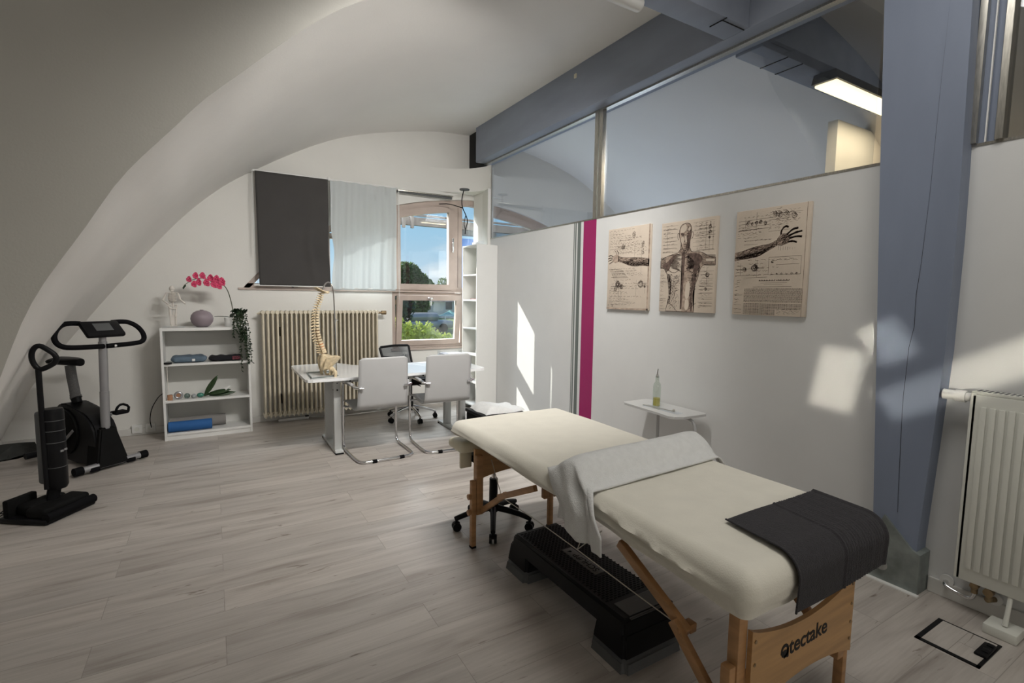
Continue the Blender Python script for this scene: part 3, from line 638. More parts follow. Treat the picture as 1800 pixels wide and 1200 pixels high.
for dx, dy in ((-1, -1), (1, -1), (1, 1), (-1, 1)):
    b = B(); b.cyl((16.3 + dx * .7, 37 + dy * .7, G0), (16.3 + dx * .7, 37 + dy * .7, G0 + 1.0), 0.04); b.build('pole', white, t)
def house(x0, x1, y0, y1, h, label, wm_, rm_):
    t = thing('house', label, 'house', ((x0 + x1) / 2, y0, G0))
    b = B(); b.box((x0, y0, G0), (x1, y1, G0 + h)); b.build('wall', wm_, t, smooth=False)
    b = B(); b.prism([(x0 - .3, y0 - .3, G0 + h), (x0 - .3, y1 + .3, G0 + h), (x0 - .3, (y0 + y1) / 2, G0 + h + 1.3)], (x1 - x0 + .6, 0, 0)); b.build('roof', rm_, t, smooth=False)
    for i in range(3):
        xx = lerp(x0, x1, (i + 0.5) / 3); b = B(); b.box((xx - .4, y0 - .03, G0 + 1), (xx + .4, y0, G0 + 2.0)); b.build('window', black, t, smooth=False)
house(17.0, 25.0, 54, 60, 1.9, 'low pale house with dark roof behind the tent', mat('render', (0.55, 0.53, 0.5), 0.9), mat('dark roof tile', (0.09, 0.08, 0.09), 0.8))
def car(x, y, m_, label):
    t = thing('car', label, 'car', (x, y, G0), group=None)
    b = B(); b.box((x - 2.1, y - .85, G0 + .3), (x + 2.1, y + .85, G0 + .85), 0.15); b.box((x - 1.2, y - .75, G0 + .8), (x + 1.1, y + .75, G0 + 1.4), 0.25); b.build('body', m_, t)
    for dx in (-1.3, 1.3):
        b = B(); b.cyl((x + dx, y - .88, G0 + .33), (x + dx, y + .88, G0 + .33), .33); b.build('wheel', rubber, t)
car(12.6, 33.5, silver, 'silver car parked at the left behind the hedge'); car(14.4, 41, white, 'white car parked further back behind the hedge')
# eaves above the window and a blue roof seen through the side pane
t = thing('roof_overhang', 'weathered wooden eaves with slats outside the top of the arched window', 'eaves', (3, 7.4, 2.5))
woodw = mat('weathered slats', (0.07, 0.06, 0.055), 0.8, var=0.3, vscale=6)
b = B(); b.box((1.2, 7.35, 2.47), (4.9, 7.42, 2.59)); b.build('beam', woodw, t, smooth=False)
b = B(); b.box((1.2, 7.43, 2.62), (4.9, 7.46, 2.65)); b.build('beam', woodw, t, smooth=False)
for i in range(2):
    b = B(); b.box((2.46 + 0.13 * i, 7.30, 2.42), (2.50 + 0.13 * i, 7.35, 2.66)); b.build('slat', woodw, t, smooth=False)
t = thing('neighbour_roof', 'bright blue sunlit roof seen through the narrow side pane', 'roof', (3.9, 7.6, 1.5))
b = B(); b.prism([(3.52, 7.6, 0.9), (5.4, 7.6, 0.9), (5.4, 7.85, 2.34), (3.62, 7.85, 2.34)], (0, 0, 0.05)); b.build('roof_sheet', roofm, t, smooth=False)
b = B(); b.box((3.48, 7.60, 2.42), (5.2, 7.75, 2.58)); b.build('gutter', dgrey, t, smooth=False)

# ---------------------------------------------------------------- radiators
t = thing('column_radiator', 'old cream ribbed column radiator under the window blinds', 'radiator', (1.06, 5.98, 0.1))
NC = 27
first = None
for i in range(NC):
    x = lerp(0.455, 1.670, i / (NC - 1)); b = B()
    for y in (5.915, 5.96, 6.005): b.tube([(x, y, 0.13), (x, y, 1.20)], 0.0115, n=8)
    b.tube([(x, 5.905, 0.10), (x, 6.015, 0.10)], 0.022, n=8); b.tube([(x, 5.905, 1.215), (x, 6.015, 1.215)], 0.020, n=8)
    b.tube([(x, 5.912, 0.068), (x, 5.912, 0.13)], [0.006, 0.014], n=8)
    b.build('column', radcream, t, angle=50)
b = B(); b.cyl((0.42, 5.96, 1.205), (1.70, 5.96, 1.205), 0.016); b.build('manifold', radcream, t)
b = B(); b.cyl((0.44, 5.96, 0.11), (1.69, 5.96, 0.11), 0.016); b.build('manifold', radcream, t)
b = B(); b.cyl((1.69, 5.96, 1.205), (1.745, 5.96, 1.205), 0.012); b.cyl((1.735, 5.96, 1.205), (1.79, 5.96, 1.205), 0.024, n=16); b.build('valve', brassm, t)
b = B(); b.cyl((0.435, 5.96, 1.205), (0.40, 5.96, 1.20), 0.014, 0.006); b.build('end_plug', radcream, t)
for x, z in ((0.62, 0.25), (0.62, 1.0), (1.50, 0.98)):
    b = B(); b.box((x - 0.012, 6.012, z - 0.05), (x + 0.012, BW, z + 0.05)); b.build('wall_bracket', black, t, smooth=False)
t = thing('panel_radiator', 'white ribbed panel radiator on the wall right of the blue post', 'radiator', (2.93, 0.1, 0.16))
b = B(); b.box((2.885, -0.45, 0.165), (2.925, 0.83, 1.015), 0.004)
b.build('radiator_body', radwhite, t, angle=30)
b = B(); y = 0.795
while y > -0.42:
    b.prism([(2.885, y, 0.205), (2.879, y - 0.010, 0.215), (2.879, y - 0.010, 0.965), (2.885, y, 0.975)], (0.0, -0.012, 0)); 
    y -= 0.062
b.bm.free(); 
b = B(); y = 0.80; k = 0
while y > -0.40:
    # raised panel between grooves
    b.box((2.8775, y - 0.0225, 0.225), (2.8855, y, 0.965), 0.004); y -= 0.031
ribs = b.build('ribbing', radwhite, t, angle=30)
b = B(); b.box((2.888, -0.45, 1.015), (2.96, 0.835, 1.030), 0.003); b.build('top_grille', radwhite, t)
b = B()
for i in range(70): b.box((2.895, 0.82 - i * 0.018, 1.028), (2.95, 0.812 - i * 0.018, 1.0315))
b.build('grille_slots', dgrey, t, smooth=False)
b = B(); b.box((2.885, 0.815, 0.165), (2.965, 0.837, 1.02), 0.003); b.build('side_panel', radwhite, t)
b = B(); b.cyl((2.925, 0.835, 0.995), (2.925, 0.862, 0.995), 0.020, n=16); b.cyl((2.925, 0.862, 0.995), (2.925, 0.90, 0.995), 0.027, n=20); b.cyl((2.925, 0.90, 0.995), (2.925, 0.945, 0.995), 0.022, 0.024, n=20); b.build('thermostat_head', white, t)
b = B(); b.tube([(2.99, 0.888, 0.085), (2.955, 0.888, 0.085), (2.945, 0.87, 0.075), (2.945, 0.80, 0.062), (2.945, 0.775, 0.075), (2.945, 0.772, 0.12)], 0.0085, n=10, smooth=2); b.build('pipe', chrome, t)
for y_ in (0.888, 0.715):
    b = B(); b.cyl((2.996, y_, 0.088), (2.985, y_, 0.088), 0.027, n=20); b.build('wall_rosette', white, t)
b = B(); b.tube([(2.945, 0.775, 0.10), (2.94, 0.775, 0.16)], 0.013, n=10); b.cyl((2.93, 0.775, 0.135), (2.955, 0.775, 0.135), 0.016); b.tube([(2.945, 0.725, 0.09), (2.94, 0.725, 0.16)], 0.013, n=10); b.cyl((2.925, 0.725, 0.13), (2.955, 0.725, 0.13), 0.018); b.cyl((2.945, 0.73, 0.09), (2.985, 0.715, 0.088), 0.012); b.build('valve', brassm, t)
b = B(); b.cyl((2.86, 0.645, 0.045), (2.90, 0.645, 0.17), 0.009); b.build('stand_rod', radwhite, t)
b = B(); b.box((2.815, 0.595, 0.0), (2.925, 0.705, 0.042), 0.005); b.build('stand_foot', radwhite, t)

# ---------------------------------------------------------------- floor box
t = thing('floor_socket_box', 'recessed floor hatch with dark frame beside the panel radiator', 'floor hatch', (2.64, 0.73, 0))
b = B(); frame = [(2.513, 0.622), (2.762, 0.836)]
x0, y0, x1, y1 = 2.513, 0.624, 2.762, 0.836
b.box((x0, y0, 0.0), (x0 + 0.018, y1, 0.004)); b.box((x1 - 0.006, y0, 0.0), (x1, y1, 0.004)); b.box((x0, y1 - 0.018, 0.0), (x1, y1, 0.004)); b.box((x0, y0, 0.0), (x1, y0 + 0.012, 0.004))
b.build('frame', black, t, smooth=False)
b = B(); b.box((x0 + 0.018, y0 + 0.012, 0.0), (x1 - 0.006, y1 - 0.018, 0.003)); b.build('lid', floorm, t, smooth=False)
b = B(); b.box((2.60, 0.628, 0.003), (2.72, 0.668, 0.014), 0.003); b.box((2.63, 0.632, 0.014), (2.66, 0.655, 0.018), 0.002); b.box((2.69, 0.632, 0.014), (2.715, 0.655, 0.018), 0.002); b.build('cable_outlet', black, t)

# ---------------------------------------------------------------- low metal bracket, sockets, LED strip at the window wall
t = thing('steel_bracket', 'flat dark steel foot plate where the vault meets the floor', 'bracket', (-1.6, 5.7, 0))
b = B(); b.prism([(-1.62, 5.60, 0.0), (-1.45, 5.66, 0.0), (-1.36, 5.86, 0.0), (-1.40, 5.90, 0.075), (-1.52, 5.87, 0.085), (-1.68, 5.85, 0.07)], (-0.06, 0.02, 0)); b.build('plate', mat('dark steel', (0.04, 0.042, 0.04), 0.7, 0.2, var=0.3), t, smooth=False)
b = B(); b.cyl((-1.60, 5.74, 0.03), (-1.60, 5.74, 0.10), 0.012, n=8); b.build('bolt', galv, t)
t = thing('wall_socket', 'white double wall socket low beside the white bookshelf', 'socket', (-0.66, BW, 0.05))
for x in (-0.685, -0.575):
    b = B(); b.box((x - 0.042, BW - 0.03, 0.02), (x + 0.042, BW, 0.105), 0.006); b.build('socket_cover', white, t)
    b = B(); b.cyl((x, BW - 0.031, 0.062), (x, BW - 0.026, 0.062), 0.022); b.build('socket_well', radwhite, t)
b = B(); b.cyl((-0.565, BW - 0.05, 0.068), (-0.565, BW - 0.02, 0.068), 0.017); b.build('plug', white, t)
b = B(); b.tube([(-0.565, BW - 0.05, 0.07), (-0.575, BW - 0.07, 0.15), (-0.56, BW - 0.04, 0.26), (-0.50, BW - 0.03, 0.37), (-0.46, BW - 0.03, 0.40)], 0.004, n=6, smooth=2); tag(b.build('cable', black), 'thin black cable from the wall socket up behind the bookshelf', 'cable')
t = thing('cable_duct', 'short white plastic bar lying on the floor below the cream radiator', 'cable duct', (0.7, 6.0, 0.0))
b = B(); b.box((0.58, 5.985, 0.0), (0.90, 6.02, 0.03), 0.006); b.build('duct', white, t)
b = B(); b.box((0.86, 5.98, 0.028), (0.90, 6.02, 0.04), 0.004); b.build('end_cap', black, t)
b = B(); b.tube([(0.90, 6.0, 0.02), (1.1, 5.96, 0.004), (1.3, 5.95, 0.004), (1.5, 5.98, 0.004), (1.75, 6.0, 0.004), (1.9, 5.9, 0.004)], 0.004, n=6, smooth=2); tag(b.build('cable', white), 'white cable on the floor from the plastic bar to behind the chairs', 'cable')

# ---------------------------------------------------------------- tall narrow shelf unit by the window
t = thing('shelf_unit', 'tall narrow white shelf unit at the corner by the arched window', 'shelf unit', (2.87, 5.57, 0))
X0, X1, Y0, Y1, HH = 2.715, 2.997, 5.375, 5.775, 2.035
b = B(); b.box((X0, Y0, 0), (X1, Y0 + 0.017, HH), 0.001); b.build('side_panel', white, t, smooth=False)
b = B(); b.box((X0, Y1 - 0.017, 0), (X1, Y1, HH), 0.001); b.build('side_panel', white, t, smooth=False)
b = B(); b.box((X1 - 0.008, Y0 + 0.017, 0), (X1, Y1 - 0.017, HH)); b.build('back_panel', mat('pale yellow backing', (0.62, 0.62, 0.46), 0.6), t, smooth=False)
for z in (0.06, 0.35, 0.69, 1.01, 1.355, 1.665, 2.018):
    b = B(); b.box((X0 + 0.002, Y0 + 0.017, z), (X1 - 0.008, Y1 - 0.017, z + 0.017), 0.001); b.build('shelf', white, t, smooth=False)
tag(B().box((2.78, 5.50, 1.372), (2.93, 5.68, 1.384), 0.002).build('booklet', mat('dusty pink paper', (0.4, 0.2, 0.2), 0.8), smooth=False), 'thin reddish booklet lying in the tall narrow shelf unit', 'booklet')
# ---------------------------------------------------------------- massage table
t = thing('massage_table', 'portable massage table on beech legs with lettered wooden end panel', 'massage table', (1.56, 1.7, 0))
LX, RX = 1.255, 1.82
def leg(x, y, s):
    """upper hinged leg with lower extension offset outwards (s = -1 left, +1 right)"""
    b = B(); b.box((x - 0.02, y - 0.018, 0.19), (x + 0.02, y + 0.018, 0.53), 0.004); o = b.build('leg', beech, t)
    b = B(); b.box((x + s * 0.022 - 0.0, y - 0.016, 0.0), (x + s * 0.050, y + 0.016, 0.39), 0.004); b.build('leg_extension', beech, o)
    b = B(); b.box((x + s * 0.021, y - 0.017, 0.0), (x + s * 0.051, y + 0.017, 0.012), 0.002); b.build('rubber_foot', rubber, o)
    b = B()
    for z in (0.21, 0.30): b.cyl((x + s * 0.02, y, z), (x + s * 0.07, y, z), 0.005, n=8); b.cyl((x + s * 0.05, y, z), (x + s * 0.068, y, z), 0.016, n=12)
    b.build('knob', beech, o)
leg(LX, 2.44, -1); leg(RX - 0.105, 2.44, 1); leg(LX, 0.82, -1); leg(RX, 0.82, 1)
def end_panel(y, xl, xr, zt, zb, dt, db, ztr):
    b = B(); n = 24; up = []; lo = []
    for i in range(n + 1):
        u = i / n; x = lerp(xl, xr, u); a = math.sin(PI * u) ** 0.8 if 0 < u < 1 else 0
        up.append((x, y, lerp(zt, ztr, u) - dt * a)); lo.append((x, y, zb + db * a))
    for i in range(n): b.prism([lo[i], lo[i + 1], up[i + 1], up[i]], (0, 0.015, 0))
    return b.build('end_panel', beechp, t, smooth=False, merge=False)
near = end_panel(0.785, 1.272, 1.84, 0.49, 0.225, 0.055, 0.045, 0.50)
far = end_panel(2.462, 1.24, 1.77, 0.56, 0.37, 0.03, 0.04, 0.56)
b = B()
for x, zs in ((1.288, (0.455, 0.385, 0.315, 0.255)), (1.826, (0.47, 0.40, 0.335, 0.275))):
    for z in zs: b.cyl((x, 0.783, z), (x, 0.787, z), 0.0055, n=10)
b.build('screw', brassm, near)
def text(body, size, name, m_, parent, M, shear=0.0, bold=0.0, extrude=0.0004):
    cu = bpy.data.curves.new(name, 'FONT'); cu.body = body; cu.size = size; cu.extrude = extrude; cu.offset = bold; cu.align_x = 'LEFT'; cu.shear = shear
    o = bpy.data.objects.new(name, cu); COL.objects.link(o); dg = bpy.context.evaluated_depsgraph_get()
    me = bpy.data.meshes.new_from_object(o.evaluated_get(dg)); bpy.data.objects.remove(o)
    me.transform(wm(parent).inverted() @ M); me.materials.clear(); me.materials.append(m_)
    o2 = bpy.data.objects.new(name, me); COL.objects.link(o2)
    if parent: o2.parent = parent; WM[o2.name] = wm(parent)
    return o2
Mtx = Matrix.Translation((1.462, 0.7845, 0.352)) @ Matrix(((1, 0, 0, 0), (0, 0, -1, 0), (0, 1, 0, 0), (0, 0, 0, 1)))
text('tectake', 0.072, 'lettering', black, near, Mtx, bold=0.0012)
# round mark in front of the word: a disc with a cut out 'a'
b = B(); cx, cz = 1.438, 0.372
for a0 in range(0, 40):
    th = lerp(-0.55 * PI, 1.1 * PI, a0 / 40); th2 = lerp(-0.55 * PI, 1.1 * PI, (a0 + 1) / 40)
    b.prism([(cx + r_ * math.cos(q), 0.7845, cz + 1.1 * r_ * math.sin(q)) for r_, q in ((0.012, th), (0.021, th), (0.021, th2), (0.012, th2))], (0, -0.0006, 0))
b.prism([(cx + 0.011, 0.7845, cz - 0.024), (cx + 0.021, 0.7845, cz - 0.024), (cx + 0.021, 0.7845, cz + 0.006), (cx + 0.011, 0.7845, cz + 0.006)], (0, -0.0006, 0))
b.prism([(cx + q * math.cos(a), 0.7845, cz - 0.008 + w * math.sin(a)) for a in [i * PI / 10 for i in range(20)] for q, w in ((0.016, 0.012),)], (0, -0.0006, 0))
b.build('emblem', black, near, smooth=False)
def stick(p0, p1, w, h, name, m_, parent):
    p0 = Vector(p0); p1 = Vector(p1); d = p1 - p0; q = d.to_track_quat('Z', 'X').to_matrix().to_4x4()
    b = B(); b.box((-w / 2, -h / 2, -d.length / 2), (w / 2, h / 2, d.length / 2), 0.003, M=Matrix.Translation((p0 + p1) / 2) @ q); return b.build(name, m_, parent)
br = stick((1.25, 1.30, 0.53), (1.25, 0.985, 0.372), 0.034, 0.024, 'brace', beech, t)
stick((1.232, 1.03, 0.395), (1.232, 0.80, 0.18), 0.034, 0.022, 'brace_link', beech, br)
b = B(); b.cyl((1.215, 1.0, 0.378), (1.285, 1.0, 0.378), 0.008); b.box((1.262, 0.985, 0.362), (1.292, 1.018, 0.392), 0.003); b.build('hinge_block', beech, br)
br = stick((RX - 0.01, 1.30, 0.53), (RX - 0.01, 0.985, 0.372), 0.034, 0.024, 'brace', beech, t); stick((RX + 0.0, 1.03, 0.395), (RX + 0.0, 0.82, 0.2), 0.034, 0.022, 'brace_link', beech, br)
br = stick((1.25, 1.86, 0.54), (1.25, 2.20, 0.375), 0.030, 0.022, 'brace', beech, t); stick((1.268, 2.16, 0.40), (1.268, 2.44, 0.20), 0.030, 0.020, 'brace_link', beech, br)
br = stick((1.79, 1.86, 0.54), (1.79, 2.20, 0.375), 0.030, 0.022, 'brace', beech, t); stick((1.78, 2.16, 0.40), (1.78, 2.44, 0.20), 0.030, 0.020, 'brace_link', beech, br)
stick((1.27, 0.90, 0.215), (1.80, 0.90, 0.215), 0.03, 0.02, 'cross_rail', beech, t)
b = B()
for x in (1.25, 1.80):
    b.tube([(x, 2.285, 0.55), (x, 2.17, 0.385), (x, 1.80, 0.392), (x, 1.545, 0.389), (x, 1.22, 0.379), (x, 1.0, 0.375)], 0.0022, n=6)
    b.tube([(x, 1.545, 0.389), (x + 0.02, 1.50, 0.53)], 0.002, n=6); b.tube([(x, 1.545, 0.389), (x, 1.40, 0.53)], 0.002, n=6)
b.build('tension_cable', steel, t)
b = B(); b.box((1.27, 0.80, 0.575), (1.85, 1.69, 0.60), 0.004); b.box((1.27, 1.70, 0.575), (1.85, 2.50, 0.60), 0.004); b.build('table_frame', beech, t)
b = B(); b.box((1.20, 0.775, 0.60), (1.93, 2.64, 0.68), 0.035, seg=4); b.build('padding', cream, t)
b = B(); b.box((1.185, 2.53, 0.515), (1.80, 2.72, 0.575), 0.025, seg=3); b.build('arm_shelf', cream, t)
b = B(); b.box((1.225, 2.62, 0.40), (1.30, 2.64, 0.52), 0.006); b.build('shelf_strap', cream, t)

# fitted sheet
SX0, SX1, SY0, SY1, ZT = 1.172, 1.958, 0.735, 2.675, 0.695
def rrect(off, n=50):
    """points on rounded rectangle grown by off; returns (p, normal, side param)"""
    o = []; rad = (0.05 if off > -0.08 else 0.05) + max(off, -0.035)
    x0, x1, y0, y1 = SX0 - off, SX1 + off, SY0 - off, SY1 + off
    rad = max(0.012, min(rad, (x1 - x0) / 2 - 0.001))
    segs = [((x0, y1 - rad), (x0, y0 + rad), n), ('c', (x0 + rad, y0 + rad), PI, 1.5 * PI), ((x0 + rad, y0), (x1 - rad, y0), n // 2), ('c', (x1 - rad, y0 + rad), 1.5 * PI, 2 * PI), ((x1, y0 + rad), (x1, y1 - rad), n), ('c', (x1 - rad, y1 - rad), 0, PI / 2), ((x1 - rad, y1), (x0 + rad, y1), n // 2), ('c', (x0 + rad, y1 - rad), PI / 2, PI)]
    for s_ in segs:
        if s_[0] == 'c':
            for i in range(10): a = lerp(s_[2], s_[3], (i + .0) / 10); o.append((s_[1][0] + rad * math.cos(a), s_[1][1] + rad * math.sin(a)))
        else:
            for i in range(s_[2]): o.append((lerp(s_[0][0], s_[1][0], i / s_[2]), lerp(s_[0][1], s_[1][1], i / s_[2])))
    return o
prof = [(-0.36, 0.0), (-0.30, 0.0), (-0.22, 0), (-0.14, 0), (-0.09, 0), (-0.055, -0.001)] + [(-0.055 + 0.055 * math.sin(a), -0.055 + 0.055 * math.cos(a)) for a in [PI / 2 * i / 7 for i in range(1, 8)]] + [(0.002, -0.07), (0.002, -0.085), (-0.002, -0.10), (-0.006, -0.115), (-0.012, -0.13), (-0.017, -0.145), (-0.02, -0.16), (-0.022, -0.175)]
rows = []
for k, (off, dz) in enumerate(prof):
    pts = rrect(off); row = []
    for (x, y) in pts:
        d = max(0.0, min(1.0, (-dz - 0.03) / 0.14))       # 0 on top .. 1 at hem
        left = x < 1.30; z = ZT + dz
        HY = [(0.70, 0.137), (0.80, 0.137), (1.0, 0.118), (1.2, 0.118), (1.28, 0.104), (1.5, 0.090), (1.75, 0.097), (1.95, 0.092), (2.35, 0.068), (2.55, 0.08), (2.7, 0.09)]
        dep = 0.137
        for (ya, da), (yb, db) in zip(HY, HY[1:]):
            if ya <= y <= yb: dep = lerp(da, db, (y - ya) / (yb - ya))
        if not left and y > 0.80: dep = 0.11
        if y <= 0.80: dep = lerp(0.137, 0.118, max(0, min(1, (x - 1.2) / 0.7))) + 0.004 * math.sin(x * 24)
        if dz < -0.056: z = ZT - 0.055 + (dz + 0.055) * (dep - 0.055) / 0.12
        wv = noise.noise(Vector((x * 5, y * 5, z * 9))) * 0.008 * d + noise.noise(Vector((x * 2.2, y * 2.2, 3))) * 0.006 * (1 - d)
        nx = -1 if x < 1.25 else (1 if x > 1.88 else 0); ny = -1 if y < 0.82 else (1 if y > 2.6 else 0)
        fold = 0
        if left:
            for (ya, za, yb, zb, A, W) in ((1.40, 0.672, 0.83, 0.622, 0.022, 0.009), (1.38, 0.652, 0.80, 0.600, -0.016, 0.011), (1.32, 0.634, 0.95, 0.588, 0.011, 0.008), (1.25, 0.612, 0.80, 0.574, -0.010, 0.009), (1.18, 0.600, 0.78, 0.566, 0.008, 0.006), (2.5, 0.66, 1.9, 0.625, 0.006, 0.014), (1.9, 0.655, 1.5, 0.62, 0.005, 0.012)):
                if min(ya, yb) - 0.05 < y < max(ya, yb) + 0.05:
                    u = (y - ya) / (yb - ya); zz = lerp(za, zb, u); fold += A * math.exp(-((z - zz) / W) ** 2) * max(0, math.sin(PI * max(0.0, min(1.0, (u + .1) / 1.2))))
        if y < 0.80 and x < 1.36: fold += 0.004 * math.sin(z * 130) * d
        row.append((x + nx * (wv + fold), y + ny * (wv + (fold if not left else 0)), z + (wv if d < 0.05 else 0)))
    rows.append(row)
b = B(); V = b.grid(rows, closed_v=True)
b.bm.faces.new(V[0][::-1]); 
sh = tag(b.build('fitted_sheet', sheetm, angle=80), 'cream fitted cotton sheet stretched over the massage table', 'sheet', None)

# bolster and white towel
tag(B().cyl((1.225, 1.518, 0.735), (1.915, 1.548, 0.735), 0.040, n=28).build('bolster', cream), 'round bolster hidden under the white towel on the massage table', 'bolster')
b = B(); rows = []
sec = [(-0.135, 0.006), (-0.110, 0.012), (-0.085, 0.035), (-0.062, 0.062), (-0.032, 0.083), (0.0, 0.094), (0.032, 0.088), (0.064, 0.066), (0.09, 0.040), (0.125, 0.012), (0.16, 0.006)]
secc = catmull([(a, z, 0) for a, z in sec], 28)
def cy(x): return 1.515 + (x - 1.2) * 0.05
top_ = []
NU = 44
for i in range(NU + 1):
    x = lerp(2.005, 1.185, i / NU); row = []
    for j, q in enumerate(secc):
        e_ = max(0, (x - 1.90) / 0.105); z = ZT + q.y * (1 - 0.10 * e_)
        if x > 1.94: z -= ((x - 1.94) / 0.065) ** 2 * 0.055
        wv = 0.004 * noise.noise(Vector((x * 6, q.x * 12, 1)))
        el = max(0, (1.27 - x) / 0.085); z -= 0.012 * el * el * (q.y / 0.09)
        row.append((x, cy(x) + q.x, z + wv + 0.003))
    rows.append(row)
last = rows[-1]; NH = 30
hemz = lambda v: 0.505 + 0.035 * (0.5 + 0.5 * math.sin(v * 7 + 1.2)) * (1 if v > 0.2 else 0.2) + 0.01 * v
for i in range(1, NH + 1):
    h = i / NH; row = []
    for j, p in enumerate(last):
        v = j / (len(last) - 1)
        yh = lerp(1.275, 1.545, v); y = lerp(p[1], yh, min(1, h * 1.6) ** 0.8)
        z = lerp(p[2], hemz(v), h)
        bulge = 0.035 * math.sin(min(1, h * 2.4) * PI / 2)
        dd = 0.012 * math.sin(v * 11 + 0.8) * min(1, h * 2) + 0.006 * math.sin(v * 23 + h * 3)
        # hollow under the bolster end
        hol = 0.028 * math.exp(-((h - 0.30) / 0.13) ** 2) * math.exp(-((v - 0.42) / 0.18) ** 2)
        row.append((p[0] - bulge - dd * 0.8 + hol - 0.004, y, z))
    rows.append(row)
b.grid(rows); tag(b.build('towel', towelw, solid=0.007, angle=80), 'white terry towel draped over the bolster, one end hanging down', 'towel')

# anthracite towel over the near end
b = B(); rows = []; NV = 40; NUu = 96
for i in range(NV + 1):
    v = i / NV; L1 = 0.20; Lc = 0.055 * PI / 2; L2 = 0.085; s_ = v * (L1 + Lc + L2)
    row = []
    for j in range(NUu + 1):
        u = j / NUu
        if s_ < L1: y, z, ny, nz_ = 0.985 - s_ + 0.0, ZT, 0, 1
        elif s_ < L1 + Lc: a = (s_ - L1) / 0.055; y, z = SY0 + 0.055 - 0.055 * math.sin(a), ZT - 0.055 + 0.055 * math.cos(a); ny, nz_ = -math.sin(a), math.cos(a)
        else: y, z = SY0, ZT - 0.055 - (s_ - L1 - Lc); ny, nz_ = -1, 0.0
        x = lerp(lerp(1.405, 1.355, v), lerp(1.925, 1.868, v), u)
        rib = 0.0022 * (1 if (u > 0.53 and math.sin(u * 220) > 0) else 0) + (0.004 if 0.50 < u < 0.525 or u < 0.012 or u > 0.985 else 0)
        off = 0.010 + rib + 0.002 * math.sin(u * 6 + v * 3)
        yy = y + (-0.01 * (v - .6) if v > .6 else 0)
        row.append((x, yy + ny * off, z + nz_ * off - (0.006 * math.sin(u * 5) if v > 0.9 else 0)))
    rows.append(row)
b.grid(rows); tag(b.build('towel', towelg, solid=0.004, angle=60), 'anthracite towel with ribbed band hanging over the near table end', 'towel')

# ---------------------------------------------------------------- aerobic step under the table
t = thing('aerobic_step', 'black aerobic step platform with grey risers under the massage table', 'step platform', (1.44, 1.73, 0))
def frus(b, x0, x1, y0, y1, z0, z1, fl, bev=0.012):
    r = bmesh.ops.create_cube(b.bm, size=1.0); vs_ = r['verts']
    for v in vs_:
        f_ = fl if v.co.z < 0 else 0
        v.co = Vector((x0 - f_ if v.co.x < 0 else x1 + f_, y0 - f_ if v.co.y < 0 else y1 + f_, z0 if v.co.z < 0 else z1))
    es = list({e for v in vs_ for e in v.link_edges if abs(e.verts[0].co.z - e.verts[1].co.z) > 1e-4 or e.verts[0].co.z > (z0 + z1) / 2})
    bmesh.ops.bevel(b.bm, geom=es, offset=bev, segments=3, affect='EDGES')
b = B(); frus(b, 1.300, 1.575, 1.315, 2.13, 0.125, 0.198, 0.010)
frus(b, 1.297, 1.578, 1.305, 1.47, 0.055, 0.150, 0.012); frus(b, 1.297, 1.578, 1.995, 2.155, 0.055, 0.150, 0.012); b.build('platform', black, t, angle=50)
for y0, y1 in ((1.288, 1.485), (1.985, 2.175)):
    b = B(); frus(b, 1.284, 1.592, y0, y1, 0.0, 0.058, 0.008, 0.02); b.build('riser', dgrey, t, angle=50)
b = B()
yy = 1.44; r_ = 0
while yy < 2.10:
    xx = 1.322 + (0.011 if r_ % 2 else 0)
    while xx < 1.555:
        if not (1.405 < xx < 1.475 and 1.60 < yy < 1.87): b.box((xx, yy, 0.197), (xx + 0.014, yy + 0.006, 0.1992))
        xx += 0.022
    yy += 0.0125; r_ += 1
tp = b.build('tread_pattern', rubber, t, smooth=False)
b = B(); frus(b, 1.330, 1.560, 1.318, 1.425, 0.160, 0.2005, 0.0, 0.010); b.build('end_grip', dgrey, t)
b = B(); b.box((1.412, 1.615, 0.1975), (1.468, 1.862, 0.2012), 0.0015); lb = b.build('name_plate', labelm, t)
Mtx = Matrix.Translation((1.455, 1.632, 0.2013)) @ Matrix(((0, -1, 0, 0), (1, 0, 0, 0), (0, 0, 1, 0), (0, 0, 0, 1)))
text('SCHUPP', 0.046, 'lettering', blackm, lb, Mtx)
b = B(); b.lathe([(0, 0), (0.007, 0.0), (0.007, 0.0006), (0, 0.0006)], (1.438, 1.83, 0.2012), 14); b.prism([(1.433, 1.826, 0.2012), (1.443, 1.826, 0.2012), (1.443, 1.834, 0.2012), (1.426, 1.838, 0.2012)], (0, 0, 0.0006)); b.build('drop_emblem', blackm, lb, smooth=False)

# ---------------------------------------------------------------- rolling stool under the far end
def castor_arms(t, c, R, z0, z1, armm, start, rw=0.026, n=5, thick=0.017):
    for k in range(n):
        a = start + 2 * PI * k / n; d = Vector((math.cos(a), math.sin(a), 0))
        b = B(); b.tube([Vector(c) + d * 0.03 + Vector((0, 0, z1)), Vector(c) + d * R * 0.6 + Vector((0, 0, lerp(z1, z0, .35))), Vector(c) + d * R + Vector((0, 0, z0))], [thick * 1.25, thick, thick * 0.85], n=10, smooth=1); arm = b.build('base_arm', armm, t, local=False)
        b = B(); p = Vector(c) + d * (R - 0.012); s_ = d.cross(Vector((0, 0, 1)))
        for q in (-1, 1): b.cyl(p + s_ * 0.006 * q + Vector((0, 0, rw)), p + s_ * 0.022 * q + Vector((0, 0, rw)), rw, n=18)
        b.tube([p + Vector((0, 0, rw)), p + Vector((0, 0, z0))], 0.009, n=8); b.box(p + Vector((-0.018, -0.018, rw + 0.006)), p + Vector((0.018, 0.018, rw + 0.030)), 0.008); b.build('castor', black, arm)
t = thing('rolling_stool', 'black five-star castor stool tucked under the far table end', 'stool', (1.455, 2.63, 0))
